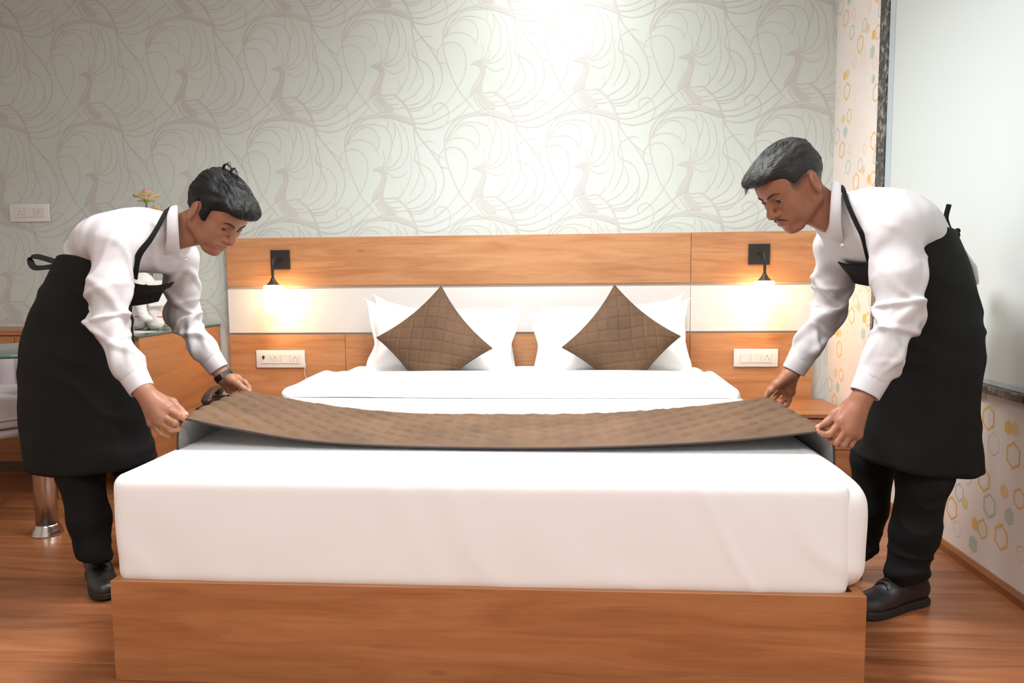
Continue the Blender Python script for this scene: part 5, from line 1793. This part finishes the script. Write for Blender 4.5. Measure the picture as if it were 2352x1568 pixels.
    V = wrinkle(V, F_, [dict(path=ap['near_arm'], r=0.064), dict(path=ap['far_arm'], r=0.060)], S_['face'], S_['seed'], 1.15)
    V = relax(V, F_, 0.45)
    shirt = obj('shirt', V, F_, 'shirt_white', who, True)
    for a, h in (('near_arm', 'near_hand'), ('far_arm', 'far_hand')):
        p0, p1 = ap[a][-2], ap[a][-1]
        d = (p1 - p0) / np.linalg.norm(p1 - p0)
        r = S_[a + '_r'][-1]
        cuff('cuff', p1 + d * 0.012, p1 - d * 0.060, r + 0.002, r + 0.0075, 'shirt_white', shirt, flat=0.86)
        aa, uu, ww = frame_of(d, (0, 1, 0))
    # ---------------- collar
    K = S_['collar']
    ci, co = J(K['in_c']), J(K['out_c'])
    clat = np.array(K['lat']) / np.linalg.norm(K['lat'])
    up = J(K['in_top']) - ci; up2 = J(K['out_top']) - co
    n = 61; rows = []
    th = np.linspace(-K['open'], K['open'], n)
    for t in th:
        c, s_ = math.cos(t), math.sin(t)
        fold = ci + up * c + clat * s_ * K['rl']
        pt = np.clip((abs(t) - 1.9) / 0.8, 0, 1)
        outer = co + up2 * c * (1 + 0.10 * pt) + clat * s_ * (K['rl'] + 0.020)
        outer = outer + (outer - fold) * (0.02 + 0.22 * pt)
        stand = fold * 0.55 + outer * 0.45 - (up * c + clat * s_ * K['rl']) * 0.22
        mid = (fold + outer) / 2 + (up * c + clat * s_ * K['rl']) / np.linalg.norm(up * c + clat * s_ * K['rl']) * 0.006
        rows.append([stand, fold * 0.8 + stand * 0.2, fold, fold * 0.85 + mid * 0.15 + (mid - (fold + outer) / 2) * 0.6, mid, outer])
    rows = np.array(rows)
    o = obj('collar', rows.reshape(-1, 3), grid_faces(n, 6), 'shirt_white', shirt, True)
    md = o.modifiers.new('thick', 'SOLIDIFY'); md.thickness = 0.0026; md.offset = 0
    md = o.modifiers.new('sub', 'SUBSURF'); md.levels = 1; md.render_levels = 1
    for bpx in S_.get('buttons', []):
        c = J(bpx)
        MB().tube([c, c + np.array((0.0, -0.003, -0.001))], 0.0055, 14).build('button', 'button_white', shirt, True)
    # ---------------- trousers
    tl = {g: [J(p) for p in S_[g]] for g in ('near_leg', 'far_leg')}
    allp = np.array(tl['near_leg'] + tl['far_leg'] + [tp[0]])
    lo = allp.min(0) - 0.16; hi = allp.max(0) + 0.16; lo[2] = max(lo[2], 0.02)
    s = SDF(lo, hi, 0.0065)
    s.ball(tp[0] - np.array((0, 0, 0.08)), (0.09, 0.12, 0.08), 0.03)
    for g in ('near_leg', 'far_leg'):
        s.chain(tl[g], S_[g + '_r'], 0.03)
        e = tl[g][-1]
        s.put(lambda P, e=e, g=g: np.maximum(P[:, 2] - e[2] + S_.get('hem_slope', 0) * (P[:, 0] - e[0]), np.linalg.norm((P - e)[:, :2], axis=1) - 0.13), e - 0.14, e + np.array((0.14, 0.14, 0.03)), 0.004, sub=True)
    V, F_ = s.mesh(2)
    Nn = normals(V, F_)
    nz = vnoise(V * 7 + S_['seed'])
    q = vnoise(np.stack([V[:, 0] * 5 + nz * 2, V[:, 1] * 6, V[:, 2] * 9 + V[:, 0] * 6 * S_['face'] + nz * 2], 1))
    rid = 1 - np.abs(2 * q - 1)
    hemz = tl['near_leg'][-1][2]
    low = np.exp(-((V[:, 2] - hemz) / 0.10) ** 2)
    q2 = vnoise(np.stack([V[:, 0] * 4, V[:, 1] * 4, V[:, 2] * 26 + nz * 3], 1)); r2 = 1 - np.abs(2 * q2 - 1)
    V = V + Nn * (0.008 * (rid ** 2 - 0.3) + 0.014 * low * (r2 ** 2 - 0.35) * S_.get('bunch', 1.0))[:, None]
    obj('trousers', V, F_, 'trouser_black', who, True)
    # ---------------- apron
    apr = loft_skirt(S_['skirt'], S_['skirt_d'], S_['skirt_Y'], 'apron', who, S_['seed'], S_['ray'])
    # bib sheet hanging from the chest
    B_ = S_['bib']
    rows = []
    for (px, hw) in B_:
        c = J(px)
        rows.append([c + lat * t * hw + np.array((0, 0, -0.012 * (1 - t * t))) for t in np.linspace(-1, 1, 21)])
    rows = np.array(rows)
    rr = np.array([spline(rows[:, j], 6) for j in range(rows.shape[1])])
    o = obj('bib', rr.reshape(-1, 3), grid_faces(rr.shape[0], rr.shape[1]), 'apron_black', apr, True)
    md = o.modifiers.new('thick', 'SOLIDIFY'); md.thickness = 0.004; md.offset = 0
    for st in S_['straps']:
        ribbon3([J(p) for p in st['pts']], st['w'], 0.003, st['dir'], st.get('name', 'neck_strap'), 'apron_black', apr)
    # ---------------- shoes
    for g, sh in zip(('near', 'far'), S_['shoes']):
        shoe(sh[0], sh[1], who, ln=sh[2])
    return who, fr, ap


LEFT = dict(
    label='person with wristwatch, white shirt and black apron, bending over the left side of the bed', base=(-1.40, -1.80, 0.0), seed=1.7, face=1,
    skin=(0.315, 0.142, 0.084),
    ear=(452, 491, -1.955), head_rot=(math.radians(-24), math.radians(41), math.radians(-4)), head_scale=1.02, near=-1,
    torso=[(165, 740, -1.80), (184, 640, -1.80), (238, 572, -1.81), (312, 553, -1.84), (385, 535, -1.86)],
    torso_l=[0.08, 0.125, 0.165, 0.178, 0.095], torso_s=[0.06, 0.070, 0.088, 0.108, 0.066], lat=(0.42, 0.906, 0.0), ray=(-0.45, 0.89, 0.0),
    neck_base=(398, 532, -1.87), throat=(420, 575, -1.89),
    near_arm=[(265, 565, -1.99), (252, 660, -2.05), (248, 745, -2.07), (290, 832, -2.10), (322, 888, -2.12)], near_arm_r=[0.068, 0.055, 0.050, 0.044, 0.036],
    far_arm=[(412, 590, -1.68), (420, 665, -1.63), (422, 728, -1.60), (466, 796, -1.60), (499, 843, -1.60)], far_arm_r=[0.062, 0.056, 0.052, 0.044, 0.036],
    near_hand=dict(fore=(312, 872, -2.115), wrist=(330, 897, -2.125),
                   index=[(384, 938, -2.135), (411, 954, -2.142), (422, 962, -2.138), (430, 967, -2.132)],
                   middle=[(374, 955, -2.145), (402, 971, -2.152), (410, 974, -2.138), (411, 972, -2.122)],
                   ring=[(362, 966, -2.145), (392, 986, -2.152), (406, 987, -2.147), (418, 983, -2.135)],
                   little=[(350, 971, -2.135), (369, 995, -2.145), (382, 1001, -2.14), (393, 1003, -2.132)],
                   thumb=[(360, 915, -2.112), (396, 924, -2.112), (414, 942, -2.120), (429, 953, -2.128)]),
    far_hand=dict(fore=(497, 842, -1.60), wrist=(513, 866, -1.60),
                  index=[(545, 869, -1.585), (562, 877, -1.59), (572, 888, -1.605), (574, 897, -1.615)],
                  middle=[(540, 879, -1.575), (556, 889, -1.582), (558, 899, -1.598), (552, 904, -1.615)],
                  ring=[(533, 888, -1.575), (546, 900, -1.582), (546, 908, -1.598), (539, 910, -1.615)],
                  little=[(526, 894, -1.585), (537, 906, -1.59), (535, 911, -1.603), (529, 911, -1.615)],
                  thumb=[(531, 872, -1.622), (546, 881, -1.634), (561, 893, -1.636), (573, 899, -1.632)]),
    near_leg=[(175, 870, -1.88), (186, 1080, -1.90), (205, 1190, -1.90), (219, 1278, -1.905)], near_leg_r=[0.080, 0.070, 0.060, 0.052],
    far_leg=[(235, 830, -1.68), (300, 1050, -1.66), (325, 1160, -1.64), (335, 1240, -1.62)], far_leg_r=[0.080, 0.066, 0.058, 0.052], hem_slope=0.25, bunch=0.4,
    skirt=[((132, 603), (300, 655)), ((100, 655), (303, 712)), ((66, 735), (308, 780)), ((48, 810), (317, 850)), ((46, 890), (331, 925)), ((51, 980), (347, 1000)), ((66, 1073), (360, 1046))],
    skirt_d=[0.205, 0.20, 0.185, 0.195, 0.20, 0.205, 0.21], skirt_Y=-1.80,
    bib=[((285, 695, -1.85), 0.13), ((302, 668, -1.85), 0.125), ((328, 660, -1.86), 0.105), ((352, 648, -1.87), 0.08)],
    straps=[dict(pts=[(386, 478, -1.86), (382, 484, -1.91), (366, 515, -1.965), (345, 550, -1.995), (318, 588, -2.00), (308, 640, -1.98)], w=0.020, dir=[(0.6, 0.2, 0.5), (1, 0, 0.3), (1, 0, 0.35), (1, 0, 0.4)]),
            dict(pts=[(137, 605, -1.80), (112, 596, -1.81), (84, 589, -1.82), (71, 594, -1.83), (73, 608, -1.835), (84, 615, -1.83), (112, 613, -1.82), (137, 611, -1.80)], w=0.022, dir=(0.15, 0.75, 0.65), name='tie_loop')],
    collar=dict(in_c=(411, 528, -1.875), in_top=(408, 474, -1.87), out_c=(384, 533, -1.87), out_top=(384, 481, -1.865), rl=0.078, open=2.72, lat=(-0.46, 0.89, 0)),
    buttons=[(428, 597, -1.945)],
    shoes=[((-1.572, -1.775), (0.64, -0.77), 0.29), ((-1.36, -1.63), (0.9, -0.3), 0.285)],
    hair=dict(mat='hair_black', off=0.016, taper=0.02, slant=10, sweep=-0.4, n_locks=150,
              line=([-0.14, -0.10, -0.075, -0.035, -0.012, -0.006, 0.014, 0.020, 0.036, 0.044, 0.062, 0.085, 0.10, 0.2], [-0.052, -0.052, -0.052, -0.030, 0.022, 0.040, 0.030, -0.018, -0.012, 0.040, 0.052, 0.066, 0.068, 0.068]),
              lumps=[((0.070, 0.0, 0.092), (0.062, 0.070, 0.036)), ((0.100, -0.008, 0.082), (0.034, 0.058, 0.024)), ((-0.035, 0.0, 0.092), (0.06, 0.064, 0.047))],
              tufts=[([(-0.055, -0.01, 0.134), (-0.058, -0.012, 0.156), (-0.040, -0.015, 0.168), (-0.015, -0.02, 0.160)], 0.005), ([(-0.03, 0.0, 0.138), (-0.034, 0.0, 0.158), (-0.012, -0.006, 0.166), (0.012, -0.01, 0.152)], 0.004)]),
)
RIGHT = dict(
    label='person with thin moustache, white shirt and black apron, bending over the bed from the right', base=(1.30, -1.80, 0.0), seed=4.2, face=-1,
    skin=(0.295, 0.122, 0.069), fade=True, moustache=True,
    ear=(1862, 427, -1.955), head_rot=(math.radians(180 + 24), math.radians(35), math.radians(3)), head_scale=1.07, near=1,
    torso=[(2130, 740, -1.80), (2134, 612, -1.80), (2085, 545, -1.81), (2012, 520, -1.84), (1938, 503, -1.86)],
    torso_l=[0.08, 0.128, 0.170, 0.185, 0.100], torso_s=[0.06, 0.076, 0.100, 0.122, 0.078], lat=(-0.36, 0.933, 0.0), ray=(0.34, 0.94, 0.0),
    neck_base=(1922, 494, -1.87), throat=(1900, 545, -1.89),
    near_arm=[(2052, 535, -1.99), (2064, 640, -2.05), (2062, 725, -2.07), (2030, 815, -2.10), (1990, 897, -2.12)], near_arm_r=[0.075, 0.066, 0.060, 0.052, 0.041],
    far_arm=[(1918, 565, -1.67), (1914, 650, -1.63), (1904, 712, -1.60), (1862, 785, -1.60), (1826, 846, -1.60)], far_arm_r=[0.064, 0.058, 0.055, 0.047, 0.039],
    shirt_extra=[((2160, 560, -1.70), (0.05, 0.02)), ((2196, 580, -1.66), (0.05, 0.016)), ((2222, 612, -1.65), (0.045, 0.013)), ((2233, 650, -1.65), (0.035, 0.011))],
    near_hand=dict(fore=(1998, 880, -2.115), wrist=(1982, 910, -2.125),
                   index=[(1931, 968, -2.14), (1906, 997, -2.150), (1891, 997, -2.146), (1879, 991, -2.14)],
                   middle=[(1945, 984, -2.150), (1921, 1016, -2.156), (1909, 1014, -2.14), (1905, 1006, -2.128)],
                   ring=[(1958, 993, -2.150), (1938, 1022, -2.155), (1927, 1020, -2.135), (1922, 1012, -2.12)],
                   little=[(1969, 998, -2.140), (1954, 1023, -2.145), (1944, 1021, -2.125), (1939, 1014, -2.115)],
                   thumb=[(1950, 932, -2.11), (1918, 951, -2.112), (1900, 970, -2.120), (1877, 982, -2.127)]),
    far_hand=dict(fore=(1834, 830, -1.60), wrist=(1818, 856, -1.60),
                  index=[(1783, 882, -1.585), (1768, 894, -1.59), (1761, 905, -1.605), (1760, 914, -1.615)],
                  middle=[(1796, 893, -1.575), (1783, 908, -1.58), (1777, 916, -1.595), (1772, 919, -1.61)],
                  ring=[(1808, 899, -1.575), (1800, 917, -1.58), (1795, 924, -1.595), (1789, 927, -1.61)],
                  little=[(1817, 900, -1.585), (1813, 920, -1.585), (1809, 930, -1.59), (1803, 937, -1.60)],
                  thumb=[(1800, 870, -1.622), (1785, 883, -1.634), (1770, 898, -1.636), (1761, 911, -1.632)]),
    near_leg=[(2120, 870, -1.88), (2122, 1090, -1.90), (2100, 1220, -1.895), (2082, 1330, -1.89)], near_leg_r=[0.086, 0.077, 0.067, 0.058],
    far_leg=[(2055, 830, -1.68), (2010, 1050, -1.66), (1993, 1170, -1.65), (1975, 1272, -1.64)], far_leg_r=[0.084, 0.070, 0.062, 0.052], hem_slope=-0.3, bunch=1.0,
    skirt=[((2196, 546), (2018, 600)), ((2232, 622), (2008, 680)), ((2252, 705), (2003, 760)), ((2262, 780), (1998, 830)), ((2258, 850), (1990, 900)), ((2250, 950), (1975, 970)), ((2257, 1078), (1957, 1031))],
    skirt_d=[0.205, 0.20, 0.185, 0.195, 0.20, 0.205, 0.21], skirt_Y=-1.80,
    bib=[((2030, 650, -1.85), 0.13), ((2015, 630, -1.85), 0.125), ((1992, 616, -1.86), 0.105), ((1966, 600, -1.87), 0.08)],
    straps=[dict(pts=[(1930, 428, -1.86), (1936, 434, -1.91), (1948, 470, -1.965), (1968, 515, -1.99), (1982, 545, -1.995), (1996, 600, -1.98)], w=0.014, dir=[(0.6, 0.2, 0.5), (1, 0, -0.3), (1, 0, -0.35), (1, 0, -0.4)]),
            dict(pts=[(2188, 540, -1.80), (2198, 530, -1.81), (2203, 537, -1.815), (2196, 545, -1.80)], w=0.022, dir=(0.15, 0.75, 0.65), name='tie_knot'),
            dict(pts=[(2186, 538, -1.80), (2176, 515, -1.79), (2173, 498, -1.79), (2180, 469, -1.79)], w=0.015, dir=(1, -0.3, 0.2), name='tie_end')],
    collar=dict(in_c=(1907, 487, -1.875), in_top=(1911, 420, -1.87), out_c=(1932, 491, -1.87), out_top=(1932, 424, -1.865), rl=0.082, open=2.72, lat=(0.33, 0.94, 0)),
    buttons=[(1934, 563, -1.955)],
    shoes=[((1.285, -1.855), (-0.90, -0.42), 0.300), ((1.16, -1.62), (-0.95, -0.3), 0.295)],
    hair=dict(mat='hair_dark', off=0.010, taper=0.035, slant=-8, sweep=0.8, n_locks=170,
              line=([-0.14, -0.10, -0.075, -0.035, -0.012, 0.006, 0.03, 0.045, 0.062, 0.085, 0.10, 0.2], [-0.022, -0.022, -0.018, 0.010, 0.036, 0.042, 0.034, 0.030, 0.058, 0.072, 0.072, 0.072]),
              lumps=[((0.060, 0.0, 0.095), (0.065, 0.066, 0.034)), ((0.098, 0.0, 0.088), (0.034, 0.052, 0.018)), ((-0.03, 0.0, 0.090), (0.062, 0.062, 0.044))],
              tufts=[([(0.105, -0.01, 0.095), (0.128, -0.012, 0.088), (0.140, -0.014, 0.076)], 0.006), ([(0.10, 0.02, 0.097), (0.122, 0.025, 0.088), (0.133, 0.028, 0.078)], 0.005)]),
)
pl, frl, apl = build_person(LEFT)
pr, frr, apr_ = build_person(RIGHT)

# wrist watch on the left person's far arm
d = apl['far_arm'][-1] - apl['far_arm'][-2]; d /= np.linalg.norm(d)
c = J((514, 864, -1.60))
wt = cuff('wrist_watch', c + d * 0.010, c - d * 0.012, 0.0345, 0.0345, 'watch_band', pl, 0.004, 0.9)
a_, u_, w_ = frame_of(d, (0, 1, 0))
fd_ = -u_ * 0.75 + np.array((0.25, 0, 0.6)); fd_ -= d * (fd_ @ d); fd_ /= np.linalg.norm(fd_)
sd_ = np.cross(d, fd_)
cc = c + fd_ * 0.0345 - d * 0.001
m = MB(); pts = []
for q in ((-1, -1), (1, -1), (1, 1), (-1, 1)):
    pts.append(q)
v = [cc + d * 0.011 * a + sd_ * 0.014 * b_ + fd_ * h for h in (0, 0.004) for a, b_ in pts]
m.add(v, [(3, 2, 1, 0), (4, 5, 6, 7), (0, 1, 5, 4), (1, 2, 6, 5), (2, 3, 7, 6), (3, 0, 4, 7)])
m.build('watch_face', 'watch_face', wt)
